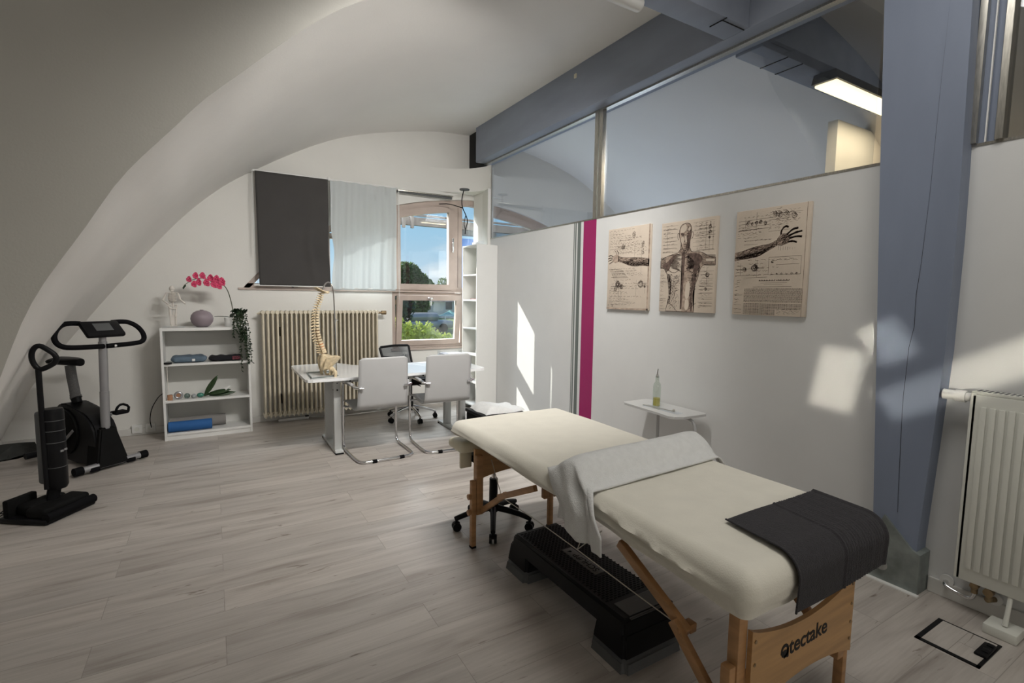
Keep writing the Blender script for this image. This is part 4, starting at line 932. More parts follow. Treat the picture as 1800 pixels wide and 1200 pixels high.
c = (1.455, 2.63, 0)
castor_arms(t, c, 0.245, 0.072, 0.115, black, math.radians(241))
b = B(); b.cyl((1.455, 2.63, 0.09), (1.455, 2.63, 0.30), 0.028, 0.026); b.build('column', black, t)
b = B(); b.cyl((1.455, 2.63, 0.30), (1.455, 2.63, 0.42), 0.014); b.build('gas_lift', chrome, t)
b = B(); b.lathe([(0, 0.415), (0.13, 0.415), (0.155, 0.43), (0.155, 0.47), (0.13, 0.49), (0, 0.49)], (1.455, 2.635, 0), 32); b.build('seat', black, t)

# black storage box with a towel behind the table
t = thing('storage_box', 'low black box with a white cloth on top behind the table', 'box', (2.36, 4.28, 0))
b = B(); b.box((2.15, 4.09, 0.0), (2.58, 4.47, 0.265), 0.012); b.build('box_body', blackm, t)
b = B(); b.box((2.14, 4.08, 0.265), (2.59, 4.48, 0.30), 0.01); b.build('lid', black, t)
b = B(); rows = []
for i in range(23):
    row = []
    for j in range(27):
        u = i / 22; v = j / 26; x = lerp(2.17, 2.61, v) + 0.01 * math.sin(u * 9); y = lerp(4.08, 4.45, u) + 0.012 * math.sin(v * 8)
        e_ = min(u, 1 - u, v, 1 - v); z = 0.302 + 0.055 * min(1, e_ * 7) ** 0.5 * (0.8 + 0.3 * math.sin(v * 6)) + 0.010 * noise.noise(Vector((x * 12, y * 12, 0)))
        row.append((x, y, max(0.304, z)))
    rows.append(row)
b.grid(rows); tag(b.build('cloth', towelw, angle=80), 'crumpled off-white cloth lying on the low black box', 'cloth')

# ---------------------------------------------------------------- desk
t = thing('desk', 'white height-adjustable desk with curved back edge and steel legs', 'desk', (1.5, 4.8, 0))
dp = [(0.70, 4.40), (2.28, 4.40), (2.325, 4.42), (2.345, 4.47), (2.345, 5.06), (2.33, 5.10), (2.29, 5.12), (1.42, 5.12), (1.28, 5.14), (1.20, 5.20), (1.14, 5.32), (1.09, 5.385), (1.02, 5.41), (0.72, 5.41), (0.66, 5.38), (0.645, 5.33), (0.645, 4.46), (0.66, 4.415)]
b = B(); b.prism([(x, y, 0.677) for x, y in dp], (0, 0, 0.024)); b.build('desktop', whiteg, t, smooth=False)
for x in (0.925, 2.155):
    b = B(); b.box((x - 0.035, 4.93, 0.03), (x + 0.035, 4.99, 0.655), 0.003); b.box((x - 0.03, 4.56, 0.03), (x + 0.03, 4.62, 0.655), 0.003)
    b.box((x - 0.035, 4.50, 0.005), (x + 0.035, 5.14, 0.032), 0.004); b.box((x - 0.035, 4.50, 0.645), (x + 0.035, 5.10, 0.677), 0.002)
    lg = b.build('leg', mat('light grey powder coat', (0.50, 0.51, 0.50), 0.4), t, angle=30)
    b = B(); b.box((x - 0.036, 4.495, 0), (x + 0.036, 4.54, 0.014), 0.003); b.box((x - 0.036, 5.10, 0), (x + 0.036, 5.145, 0.014), 0.003); b.build('foot_glide', rubber, lg)
    b = B()
    for yy_, zz_ in ((4.59, 0.635), (4.59, 0.57)):
        b.cyl((x, 4.556, zz_), (x, 4.562, zz_), 0.008, n=12); b.cyl((x - 0.031, 4.59, zz_), (x - 0.029, 4.59, zz_), 0.008, n=12)
    b.build('screw_hole', blackm, lg, smooth=False)
b = B(); b.box((0.96, 4.48, 0.645), (2.12, 4.53, 0.677), 0.002); b.box((0.96, 4.98, 0.645), (2.12, 5.03, 0.677), 0.002); fr = b.build('cross_beam', mat('light grey powder coat', (0.5, .5, .5)), t, smooth=False)
b = B()
for x in (1.02, 1.70, 2.02): b.cyl((x, 4.478, 0.66), (x, 4.481, 0.66), 0.008, n=12)
b.build('screw_hole', blackm, fr, smooth=False)
# letter trays
t = thing('letter_tray', 'stack of clear letter trays with papers at the desk\'s right end', 'letter tray', (2.18, 4.80, 0.701))
for k in range(3):
    z = 0.702 + k * 0.045; b = B(); b.box((2.05, 4.66, z), (2.30, 4.98, z + 0.003)); b.box((2.05, 4.66, z), (2.053, 4.98, z + 0.04)); b.box((2.297, 4.66, z), (2.30, 4.98, z + 0.04)); b.box((2.05, 4.977, z), (2.30, 4.98, z + 0.04)); b.build('tray', clearm, t, smooth=False)
pw = mat('printed paper', (0.72, 0.72, 0.76), 0.8, var=0.1, vscale=20)
for k in range(3):
    z = 0.706 + k * 0.045
    for q in range(3):
        tag(B().box((2.06 + 0.003 * q, 4.67 + 0.004 * q, z + q * 0.005), (2.275 + 0.004 * q, 4.965, z + 0.0045 + q * 0.005)).build('paper_stack', pw, smooth=False), ['lowest', 'middle', 'topmost'][k] + ' clear letter tray, sheaf of white paper, ' + ['bottom', 'centre', 'top'][q] + ' one', 'paper', 'papers in the letter trays')

# ---------------------------------------------------------------- cantilever chairs
def make_chair(label):
    t = thing('cantilever_chair', label, 'chair', (0, 0, 0))
    # one piece shell, section in (y, z)
    S = catmull([(0, -0.150, 0.885), (0, -0.146, 0.80), (0, -0.135, 0.65), (0, -0.120, 0.52), (0, -0.105, 0.46), (0, -0.06, 0.428), (0, 0.05, 0.43), (0, 0.18, 0.445), (0, 0.27, 0.45), (0, 0.30, 0.435)], 44)
    b = B(); rows = []
    for i, p in enumerate(S):
        u = i / 44; row = []
        for j in range(15):
            v = lerp(-1, 1, j / 14); hw = 0.225 - 0.012 * (u < 0.5) * (0.5 - u) * 2
            cut = 0.02 * max(0, abs(v) - 0.86) / 0.14
            q = Vector((v * hw, p.y - 0.012 * (1 - v * v) * (1 if u < .5 else 0), p.z))
            if i < 2: q.z -= cut * (1 if i == 0 else 0.3)
            row.append(q)
        rows.append(row)
    b.grid(rows); b.build('shell', shellm, t, local=True, solid=0.014, angle=80)
    fr = B()
    path = [(-0.235, -0.135, 0.635), (-0.245, -0.09, 0.640), (-0.25, 0.10, 0.640), (-0.25, 0.22, 0.635), (-0.25, 0.255, 0.60), (-0.25, 0.258, 0.40), (-0.25, 0.258, 0.10), (-0.25, 0.25, 0.035), (-0.25, 0.20, 0.014), (-0.25, 0.0, 0.014), (-0.245, -0.18, 0.014), (-0.22, -0.235, 0.014), (-0.17, -0.25, 0.014), (0, -0.25, 0.014)]
    full = path + [(-x, y, z) for x, y, z in path[-2::-1]]
    fr.tube(full, 0.0125, n=12, smooth=2); fr.build('frame', chrome, t, local=True)
    for s in (-1, 1):
        b = B(); b.cyl((s * 0.255, -0.135, 0.635), (s * 0.215, -0.152, 0.628), 0.011, n=12); b.cyl((s * 0.215, -0.157, 0.628), (s * 0.18, -0.163, 0.628), 0.010, n=12); b.build('hinge', chrome, t, local=True)
        b = B(); b.tube([(s * 0.25, -0.07, 0.652), (s * 0.25, 0.20, 0.652)], 0.016, n=10, flat=(1, 0.6)); b.build('armrest', shellm, t, local=True)
        b = B(); b.cyl((s * 0.12 - 0.02, -0.25, 0.0145), (s * 0.12 + 0.02, -0.25, 0.0145), 0.0155, n=14); b.build('floor_glide', rubber, t, local=True)
        b = B(); b.tube([(s * 0.25, 0.257, 0.40), (s * 0.20, 0.18, 0.41), (s * 0.10, 0.10, 0.415)], 0.010, n=8, smooth=1); b.build('seat_support', chrome, t, local=True)
    return t
ch = make_chair('white shell cantilever chair on chrome frame, left of the two before the desk')
def place(o, loc, rz): o.location = loc; o.rotation_euler = (0, 0, rz)
place(ch, (1.245, 4.385, 0), math.radians(2)); ch['group'] = 'cantilever chairs at the desk'
c2 = copy_tree(ch); place(c2, (1.855, 4.36, 0), math.radians(-3)); c2['label'] = 'white shell cantilever chair on chrome frame, nearer the partition wall'

# office chair
t = thing('office_chair', 'black office chair with mesh back and chrome five-star base', 'office chair', (1.92, 5.46, 0))
c = (1.92, 5.46, 0)
castor_arms(t, c, 0.29, 0.075, 0.14, chrome, math.radians(200), rw=0.027, thick=0.015)
b = B(); b.cyl((1.92, 5.46, 0.10), (1.92, 5.46, 0.27), 0.030); b.cyl((1.92, 5.46, 0.25), (1.92, 5.46, 0.41), 0.018); b.build('gas_lift', black, t)
b = B(); b.box((1.85, 5.36, 0.40), (1.99, 5.56, 0.44), 0.01); b.tube([(1.94, 5.40, 0.42), (1.98, 5.30, 0.40)], 0.006); b.build('tilt_mechanism', black, t)
b = B(); Ms = Matrix.Translation((1.92, 5.44, 0.47)) @ Matrix.Rotation(math.radians(-28), 4, 'Z'); b.box((-0.23, -0.23, -0.035), (0.23, 0.23, 0.035), 0.03, M=Ms, seg=4); b.build('seat', blackm, t)
Mb = Matrix.Translation((1.868, 5.60, 0.435)) @ Matrix.Rotation(math.radians(17), 4, 'Z') @ Matrix.Rotation(math.radians(-22), 4, 'X')
fp = [(-0.14, 0, 0.06), (-0.19, 0.0, 0.20), (-0.20, 0.0, 0.40), (-0.185, 0, 0.412), (0, 0, 0.42), (0.185, 0, 0.412), (0.20, 0, 0.40), (0.19, 0, 0.20), (0.14, 0, 0.06)]
b = B(); b.tube([Mb @ Vector(p) for p in fp], 0.014, n=10, closed=True, flat=(1, 1)); bf = b.build('back_frame', black, t)
b = B(); vs_ = [b.bm.verts.new(Mb @ Vector((x, 0, z))) for x, y, z in fp]; b.bm.faces.new(vs_); b.build('mesh_back', meshm, bf, solid=0.002)
b = B(); b.tube([Mb @ Vector((0, 0.02, 0.28)), Mb @ Vector((0, 0.05, 0.10)), Mb @ Vector((0, 0.03, -0.03)), (1.90, 5.55, 0.42)], 0.018, n=8, smooth=1); b.tube([Mb @ Vector((-0.19, 0.01, 0.30)), Mb @ Vector((0, 0.035, 0.28)), Mb @ Vector((0.19, 0.01, 0.30))], 0.012, n=8, smooth=1); b.build('back_support', black, t)

# ---------------------------------------------------------------- spine model with pelvis on the desk
t = thing('spine_model', 'anatomical spine and pelvis model on a wire stand on the desk', 'anatomical model', (0.80, 4.62, 0.701))
b = B(); b.tube([(0.71, 4.79, 0.708), (0.90, 4.785, 0.708), (0.925, 4.52, 0.708), (0.70, 4.455, 0.708)], 0.006, n=8, closed=True); b.build('stand_base', galv, t)
b = B(); b.tube([(0.925, 4.56, 0.708), (0.925, 4.58, 0.72), (0.922, 4.58, 1.10), (0.915, 4.58, 1.40), (0.908, 4.58, 1.48), (0.88, 4.58, 1.525), (0.85, 4.58, 1.515), (0.83, 4.58, 1.48), (0.825, 4.58, 1.46), (0.82, 4.58, 1.455)], 0.0055, n=8, smooth=2); b.build('stand_rod', chrome, t)
b = B(); b.cyl((0.922, 4.58, 1.17), (0.922, 4.58, 1.20), 0.009, n=10); b.cyl((0.922, 4.57, 1.19), (0.945, 4.565, 1.19), 0.007, n=10); b.build('clamp', chrome, t)
sp = catmull([(0.822, 4.58, 1.425), (0.808, 4.58, 1.37), (0.785, 4.58, 1.31), (0.772, 4.58, 1.24), (0.768, 4.58, 1.17), (0.772, 4.58, 1.09), (0.786, 4.58, 1.02), (0.808, 4.58, 0.95), (0.825, 4.58, 0.895)], 24)
bd = Vector((-0.86, 0.0, 0.0)).normalized()   # spinous processes point left
bk = Vector((-0.93, -0.36, 0)).normalized(); sd_ = Vector((0.36, -0.93, 0)).normalized()
for i in range(24):
    p = sp[i]; f_ = i / 23; r_ = lerp(0.014, 0.027, f_); h_ = lerp(0.014, 0.022, f_)
    tz = (sp[min(i + 1, 24)] - p).normalized() * -1
    b = B(); b.cyl(p - tz * h_ * 0.38, p + tz * h_ * 0.38, r_, r_ * 0.9, n=14)
    b.tube([p + bk * r_ * 0.7, p + bk * (r_ + 0.018) + Vector((0, 0, -0.002)), p + bk * (r_ + lerp(0.030, 0.040, f_)) + Vector((0, 0, -0.010 if 6 < i < 19 else 0.0))], [0.007, 0.005, 0.004], n=6)
    for s in (-1, 1):
        b.tube([p + bk * r_ * 0.8, p + bk * r_ * 0.9 + sd_ * s * r_ * 0.9, p + bk * (r_ * 1.1) + sd_ * s * (r_ + 0.014)], [0.006, 0.0045, 0.003], n=6)
        b.sphere(p + bk * (r_ + 0.006) + sd_ * s * 0.009 + Vector((0, 0, -0.006)), 0.006, n=8)
    b.build('vertebra', bonem, t, angle=60)
    if i >= 14:
        b = B(); q = (p + sp[i + 1]) / 2; b.cyl(q - tz * 0.0045, q + tz * 0.0045, r_ * 0.86, n=14); o = b.build('disc', discm if i in (19, 20, 21) else mat('brown disc', (0.20, 0.13, 0.07), 0.7), t)
b = B(); rows = []   # occipital plate
for i in range(9):
    u = i / 8; row = []
    for j in range(9):
        v = j / 8 * 2 - 1; row.append(Vector((0.835, 4.58, 1.432)) + bk * (u * 0.085) + sd_ * v * 0.045 * math.sin(PI * (0.25 + u * 0.6)) + Vector((0, 0, 0.030 * u * u + 0.006 * v * v - 0.0 + 0.01 * u)))
    rows.append(row)
b.grid(rows); b.tube([(0.835, 4.58, 1.437), (0.865, 4.575, 1.432), (0.872, 4.575, 1.438)], [0.010, 0.008, 0.007], n=8); b.build('occipital_plate', bonem, t, solid=0.006)
# pelvis: two flared wings, sacrum, rings
def wing(s):
    b = B(); rows = []
    c0 = Vector((0.835, 4.58, 0.82)); fwd = -bk
    for i in range(11):
        u = i / 10; row = []
        for j in range(11):
            v = j / 10
            a = lerp(-0.35, 1.15, v)
            base = c0 + sd_ * s * (0.030 + 0.040 * u) + bk * (0.045 - 0.005 * u) + fwd * (0.150 * v * (0.40 + 0.60 * u))
            base += Vector((0, 0, -0.060 + 0.125 * u * (1 - 0.18 * (2 * v - 1) ** 2)))
            base += sd_ * s * 0.018 * math.sin(PI * v) * u
            row.append(base)
        rows.append(row)
    b.grid(rows); o = b.build('hip_bone', bonem, t, solid=0.007, angle=80)
    b = B(); bp = c0 + sd_ * s * 0.045 + fwd * 0.025 + Vector((0, 0, -0.055))
    b.tube([bp, bp + sd_ * s * (-0.004) + Vector((0, 0, -0.030)) + bk * 0.01, bp + Vector((0, 0, -0.060)) + sd_ * s * -0.012, bp + fwd * 0.035 + Vector((0, 0, -0.052)) + sd_ * s * -0.024, bp + fwd * 0.050 + Vector((0, 0, -0.022)) + sd_ * s * -0.034, bp + fwd * 0.02 + Vector((0, 0, -0.004))], 0.0095, n=8, closed=True, smooth=2); b.sphere(bp + sd_ * s * 0.008 + Vector((0, 0, -0.004)), 0.026, (1, 1, 1), 12); b.build('sit_bone', bonem, o)
    b = B(); hp = bp + sd_ * s * 0.030 + Vector((0, 0, -0.008))
    b.sphere(hp, 0.020, n=12); b.tube([hp, hp + sd_ * s * 0.030 + Vector((0, 0, -0.008)), hp + sd_ * s * 0.038 + Vector((0, 0, -0.030)), hp + sd_ * s * 0.030 + Vector((0, 0, -0.060)), Vector(((hp + sd_ * s * 0.022).x, (hp + sd_ * s * 0.022).y, 0.715))], [0.012, 0.016, 0.015, 0.011, 0.010], n=10, smooth=1); b.build('femur_stump', bonem, t)
wing(-1); wing(1)
b = B(); c0 = Vector((0.828, 4.582, 0.875)); b.tube([c0, c0 + bk * 0.018 + Vector((0, 0, -0.04)), c0 + bk * 0.030 + Vector((0, 0, -0.08)), c0 + bk * 0.016 + Vector((0, 0, -0.115))], [0.034, 0.030, 0.018, 0.006], n=12, smooth=1); b.build('sacrum', bonem, t)

# ---------------------------------------------------------------- white bookshelf and what stands in it
t = thing('bookshelf', 'low white open bookshelf against the window wall', 'bookshelf', (-0.06, 5.84, 0))
X0, X1, Y0, Y1, HH = -0.435, 0.310, 5.685, 5.985, 1.078
for x in (X0, X1 - 0.020):
    b = B(); b.box((x, Y0, 0), (x + 0.020, Y1, HH - 0.028), 0.001); b.build('side_panel', white, t, smooth=False)
b = B(); b.box((X0, Y0 - 0.002, HH - 0.028), (X1, Y1, HH), 0.001); b.build('top_board', white, t, smooth=False)
b = B(); b.box((X0 + 0.02, Y1 - 0.008, 0.05), (X1 - 0.02, Y1, HH - 0.03)); b.build('back_panel', mat('light backing board', (0.60, 0.60, 0.57), 0.7), t, smooth=False)
for z in (0.715, 0.362, 0.045):
    b = B(); b.box((X0 + 0.020, Y0 + 0.002, z), (X1 - 0.020, Y1 - 0.008, z + 0.022), 0.001); b.build('shelf', white, t, smooth=False)
b = B(); b.box((X0 + 0.02, Y0 + 0.01, 0.0), (X1 - 0.02, Y0 + 0.025, 0.045)); b.build('plinth', white, t, smooth=False)
# skeleton figurine
t = thing('skeleton_figurine', 'small white skeleton figurine with bent arms on the bookshelf top', 'figurine', (-0.33, 5.82, 1.078))
g = lambda x, y, z: Vector((-0.33 + x, 5.82 + y, 1.078 + z))
b = B(); b.box(g(-0.09, -0.07, 0), g(0.09, 0.05, 0.010), 0.002); b.build('base_plate', clearm, t)
b = B(); b.box(g(-0.012, 0.0, 0.01), g(0.012, 0.012, 0.12)); b.cyl(g(0, 0.01, 0.01), g(0, 0.01, 0.30), 0.004); b.build('stand_rod', boneW, t)
b = B(); b.sphere(g(0, 0, 0.372), 0.029, (0.85, 1.0, 1.0), 14); b.box(g(-0.012, -0.024, 0.342), g(0.012, -0.002, 0.358), 0.005); b.build('skull', boneW, t)
b = B(); b.tube([g(0, 0, 0.345), g(0, 0.008, 0.28), g(0, 0.004, 0.20)], 0.008, n=8)
for k in range(8):
    z = 0.325 - k * 0.011; w = 0.026 + 0.008 * math.sin(k / 7 * PI); b.tube([g(w * math.cos(a), 0.018 * math.sin(a), z - 0.004 * math.sin(a)) for a in [i * PI / 8 for i in range(16)]], 0.0036, n=6, closed=True)
b.tube([g(-0.042, 0, 0.335), g(0, -0.006, 0.332), g(0.042, 0, 0.335)], 0.004, n=6); b.build('rib_cage', boneW, t)
b = B()
for s in (-1, 1): b.tube([g(s * 0.008, 0.005, 0.205), g(s * 0.032, 0, 0.218), g(s * 0.036, -0.01, 0.20), g(s * 0.014, -0.012, 0.178), g(0, -0.012, 0.182)], 0.006, n=7, smooth=1)
b.build('pelvis', boneW, t)
for s in (-1, 1):
    b = B(); e_ = g(s * 0.078, 0.0, 0.262); h_ = g(s * 0.030, -0.045, 0.222) if s < 0 else g(0.085, -0.03, 0.325)
    if s > 0: e_ = g(0.060, 0.0, 0.270); h_ = g(0.098, -0.03, 0.232)
    b.tube([g(s * 0.044, 0, 0.333), e_], [0.009, 0.006, 0.009], n=7); b.tube([e_, h_], [0.008, 0.006, 0.007], n=7)
    for q in range(4): b.tube([h_, h_ + Vector((s * (0.008 + 0.003 * q) - 0.006, -0.004, -0.016 + 0.004 * q))], 0.0018, n=5)
    b.build('arm', boneW, t)
    b = B(); b.tube([g(s * 0.026, -0.004, 0.192), g(s * 0.022, -0.006, 0.108)], [0.010, 0.007, 0.010], n=7); b.tube([g(s * 0.022, -0.006, 0.105), g(s * 0.020, 0, 0.022)], [0.009, 0.006, 0.007], n=7); b.box(g(s * 0.02 - 0.008, -0.032, 0.010), g(s * 0.02 + 0.008, 0.008, 0.020), 0.003); b.build('leg', boneW, t)
# vase
tag(B().lathe([(0, 0), (0.045, 0.0), (0.070, 0.018), (0.092, 0.05), (0.098, 0.082), (0.092, 0.115), (0.070, 0.145), (0.040, 0.160), (0.016, 0.163), (0.016, 0.170), (0.012, 0.170), (0.011, 0.155), (0, 0.150)], (-0.095, 5.80, 1.078), 40).build('vase', vasem), 'round mauve ceramic vase on the bookshelf top', 'vase')
# orchid
def leafmesh(b, base, tip, w, up, droop=0.02, n=8):
    base = Vector(base); tip = Vector(tip); d = tip - base; side = d.cross(Vector(up)).normalized(); rows = []
    for i in range(n + 1):
        u = i / n; c_ = base + d * u + Vector((0, 0, -droop * u * u)); ww = w * math.sin(PI * min(1, u * 0.92 + 0.06)) ** 0.8
        rows.append([c_ - side * ww + Vector(up) * ww * 0.25, c_, c_ + side * ww + Vector(up) * ww * 0.25])
    b.grid(rows)
t = thing('potted_orchid', 'pink orchid with a long arching stem in a white pot', 'orchid', (0.145, 5.82, 1.078))
b = B(); b.lathe([(0, 0), (0.042, 0), (0.052, 0.09), (0.047, 0.09), (0.044, 0.075), (0, 0.075)], (0.145, 5.82, 1.078), 28); b.build('pot', white, t)
st = catmull([(0.165, 5.81, 1.15), (0.172, 5.80, 1.25), (0.150, 5.79, 1.38), (0.128, 5.78, 1.45), (0.095, 5.77, 1.495), (0.02, 5.76, 1.525), (-0.07, 5.75, 1.555), (-0.15, 5.74, 1.540), (-0.215, 5.74, 1.495), (-0.235, 5.74, 1.470)], 60)
b = B(); b.tube(st, [0.0045, 0.004, 0.0025], n=7); b.build('stem', stemm, t)
for base, tip, w in (((0.15, 5.82, 1.17), (0.01, 5.74, 1.195), 0.020), ((0.15, 5.82, 1.17), (0.27, 5.76, 1.20), 0.022), ((0.15, 5.82, 1.17), (0.19, 5.68, 1.235), 0.022)):
    b = B(); leafmesh(b, base, tip, w, (0, 0, 1), 0.015); b.build('leaf', leaf2, t, solid=0.002)
rnd = random.Random(3)
def flower(c, r, facing):
    b = B(); f_ = Vector(facing).normalized(); a = f_.orthogonal().normalized(); c_ = f_.cross(a)
    for k in range(5):
        th = 2 * PI * k / 5 + rnd.random() * .2; d = a * math.cos(th) + c_ * math.sin(th); leafmesh(b, Vector(c), Vector(c) + d * r * (0.8 + .3 * (k % 2)) + f_ * 0.012, r * 0.55, f_, 0, 5)
    b.sphere(Vector(c) + f_ * 0.004, r * 0.2, n=8); b.build('blossom', orchid, t, solid=0.001, recalc=False)
for k, i in enumerate([27, 30, 32, 34, 36, 38, 41, 43, 45, 48, 50]):
    p = st[i]; flower(p + Vector((rnd.uniform(-.012, .012), -0.015, (-0.035 if k % 2 else 0.028) + rnd.uniform(-.012, .01))), 0.041 - 0.0010 * k, (rnd.uniform(-.4, .4), -1, rnd.uniform(-.3, .3)))
for i in (54, 57, 60):
    b = B(); b.sphere(st[i] + Vector((0, 0, -0.012)), 0.009, (0.8, 0.8, 1.2), 10); b.build('bud', leafm, t)
# ivy
t = thing('trailing_ivy', 'dark green trailing ivy in a white pot hanging over the bookshelf corner', 'potted plant', (0.235, 5.78, 1.078))
b = B(); b.lathe([(0, 0), (0.035, 0), (0.045, 0.09), (0.04, 0.09), (0, 0.08)], (0.235, 5.80, 1.078), 24); b.build('pot', white, t)
vines = []; rnd = random.Random(11)
for k in range(16):
    x = rnd.uniform(0.17, 0.30); y0 = 5.80; zend = rnd.choice([0.98, 0.92, 0.86, 0.80, 0.72, 0.64]) if x > 0.2 else rnd.uniform(0.92, 1.02)
    sway = rnd.uniform(-0.015, 0.075)
    vines.append(catmull([(0.235, y0, 1.16), (lerp(0.235, x, .6), 5.74, 1.21 + rnd.uniform(-.03, .05)), (x, 5.655, 1.12), (x + sway * .6, 5.65, lerp(1.1, zend, .5)), (x + sway, 5.655, zend)], 26))
for k in range(12):
    a = rnd.uniform(0, 2 * PI); vines.append(catmull([(0.235, 5.80, 1.16), (0.235 + 0.03 * math.cos(a), 5.78, 1.22), (0.225 + 0.065 * math.cos(a), 5.76 + 0.03 * math.sin(a), 1.27 - 0.03 * abs(math.cos(a)))], 12))
b = B()
for v in vines: b.tube(v, 0.0016, n=5)
b.build('stems', stemm, t)
b = B()
for v in vines:
    for p in v[3:]:
        for q in range(2):
            d = Vector((rnd.uniform(-1, 1), rnd.uniform(-1, 0.3), rnd.uniform(-1, 0.6))).normalized(); L0 = rnd.uniform(0.013, 0.024)
            leafmesh(b, p, p + d * L0, L0 * 0.36, d.orthogonal().normalized(), 0.002, 3)
b.build('foliage', leafm, t, smooth=False, recalc=False)
# first shelf: folded cloths; phone-like dark disc
def lump(name, x0, x1, y0, y1, z0, h, m_, label, cat, seed, parts=None):
    b = B(); rows = []
    for i in range(33):
        u = i / 32; row = []
        e1 = min(1, min(u, 1 - u) * 9) ** 0.5
        for j in range(20):
            a = 2 * PI * j / 20; ca, sa = math.cos(a), math.sin(a)
            y = lerp(y0, y1, 0.5 + 0.5 * math.copysign(abs(ca) ** 0.6, ca) * (0.6 + 0.4 * e1)); z = z0 + h * 0.5 * (1 + math.copysign(abs(sa) ** 0.7, sa) * e1)
            nn = noise.noise(Vector((u * 7 + seed, ca * 1.5, sa * 2))) * h * 0.16
            row.append((lerp(x0, x1, u), y + nn, max(z0, z + (nn if sa > 0 else 0))))
        rows.append(row)
    V = b.grid(rows, closed_v=True); b.bm.faces.new(V[0]); b.bm.faces.new(V[-1][::-1])
    return tag(b.build(name, m_, angle=80), label, cat)
lump('folded_blanket', -0.365, -0.065, 5.72, 5.90, 0.7375, 0.065, bluecloth, 'grey-blue rolled cloth on the upper shelf of the low bookshelf', 'cloth', 1)
lump('folded_cloth', -0.055, 0.245, 5.72, 5.88, 0.7375, 0.055, blackcloth, 'black folded cloth beside the grey-blue one on the bookshelf', 'cloth', 6)
tag(B().box((0.15, 5.712, 0.75), (0.235, 5.74, 0.785), 0.006).build('patterned_pouch', mat('dark red pattern', (0.10, 0.02, 0.03), 0.8, var=0.9, vscale=60)), 'small dark red patterned pouch before the black cloth', 'pouch')
tag(B().box((-0.13 - 0.06, 5.712, 0.752), (-0.165, 5.722, 0.775), 0.002).build('cloth_tag', white), 'little white tag on the grey-blue cloth', 'tag')
t = thing('clip_lamp', 'small black clip lamp on the left edge of the upper shelf', 'clip lamp', (-0.40, 5.69, 0.74))
b = B(); b.cyl((-0.385, 5.70, 0.738), (-0.385, 5.70, 0.752), 0.034, n=20); b.build('head', black, t)
b = B(); b.tube([(-0.39, 5.70, 0.738), (-0.392, 5.68, 0.65), (-0.388, 5.69, 0.45)], 0.003, n=6); b.build('cord', boneW, t)
# second shelf
def rock(name, c, r, m_, label, cat, sc=(1, 1, 1)): return tag(B().sphere(c, r, sc, 16).build(name, m_), label, cat)
tag(B().lathe([(0, 0), (0.022, 0), (0.022, 0.05), (0.018, 0.05), (0.018, 0.004), (0, 0.004)], (-0.382, 5.74, 0.384), 20).build('wooden_cup', mat('cork wood', (0.35, 0.18, 0.10), 0.7, var=0.3)), 'small cork-brown cup at the left of the middle shelf', 'cup')
t = thing('tape_roll', 'silver and brown tape roll standing on the middle shelf', 'tape roll', (-0.315, 5.76, 0.384))
b = B(); b.tube([(-0.315 + 0.026 * math.cos(a), 5.76, 0.422 + 0.026 * math.sin(a)) for a in [i * PI / 12 for i in range(24)]], 0.012, n=8, closed=True); b.build('tape', silver, t)
b = B(); b.cyl((-0.315, 5.765, 0.422), (-0.315, 5.75, 0.422), 0.018); b.build('core', mat('cork wood', (0.3, .2, .1)), t)
rock('massage_ball', (-0.245, 5.77, 0.409), 0.026, mat('grey green stone', (0.12, 0.17, 0.15), 0.5, var=0.5, vscale=30), 'grey-green massage ball beside the tape roll', 'ball')
rock('massage_ball', (-0.190, 5.75, 0.405), 0.022, mat('pale grey stone', (0.28, 0.30, 0.30), 0.5, var=0.3, vscale=30), 'pale grey massage ball between two green ones', 'ball')
rock('massage_ball', (-0.135, 5.75, 0.410), 0.026, mat('sea green ceramic', (0.05, 0.19, 0.14), 0.35, var=0.3, vscale=30), 'sea green massage ball next to the artificial lily', 'ball', (1.2, 1, 0.9))
t = thing('artificial_lily', 'artificial white lily with broad green leaves lying on the middle shelf', 'artificial flower', (0.02, 5.78, 0.39))
b = B(); b.tube([(-0.11, 5.75, 0.400), (0.0, 5.77, 0.415), (0.10, 5.78, 0.43)], 0.004, n=6); b.build('stem', leaf2, t)
for base, tip, w in (((-0.10, 5.74, 0.40), (0.02, 5.72, 0.60), 0.026), ((-0.10, 5.74, 0.40), (-0.045, 5.73, 0.53), 0.014), ((-0.08, 5.75, 0.41), (0.13, 5.72, 0.45), 0.024), ((-0.06, 5.75, 0.40), (0.17, 5.75, 0.415), 0.024)):
    b = B(); leafmesh(b, base, tip, w, (0, -0.8, 0.5), 0.0); b.build('leaf', leaf2, t, solid=0.0015)
b = B(); leafmesh(b, (0.02, 5.76, 0.43), (0.13, 5.73, 0.485), 0.018, (0, -0.7, 0.6), 0); leafmesh(b, (0.03, 5.76, 0.43), (0.10, 5.72, 0.46), 0.016, (0, -0.9, 0.2), 0); b.build('petal', white, t, solid=0.0015)
# third shelf
def roll(name, x0, x1, y, z, r, m_, label):
    t = thing(name, label, 'exercise mat', ((x0 + x1) / 2, y, z - r))
    b = B(); b.cyl((x0, y, z), (x1, y, z), r, n=32); b.build('rolled_mat', m_, t)
    b = B(); b.tube([(x1 + 0.0005, y + rr * math.cos(a), z + rr * math.sin(a)) for a, rr in [(i * 0.4, 0.008 + i * 0.0009) for i in range(36)] if rr < r - 0.002], 0.0012, n=4); b.build('spiral_edge', dgrey, t)
roll('exercise_mat', -0.405, -0.045, 5.745, 0.1185, 0.050, bluemat, 'blue rolled exercise mat on the bottom shelf')
roll('exercise_mat', -0.40, 0.075, 5.862, 0.125, 0.056, greymat, 'grey rolled exercise mat behind the blue one')
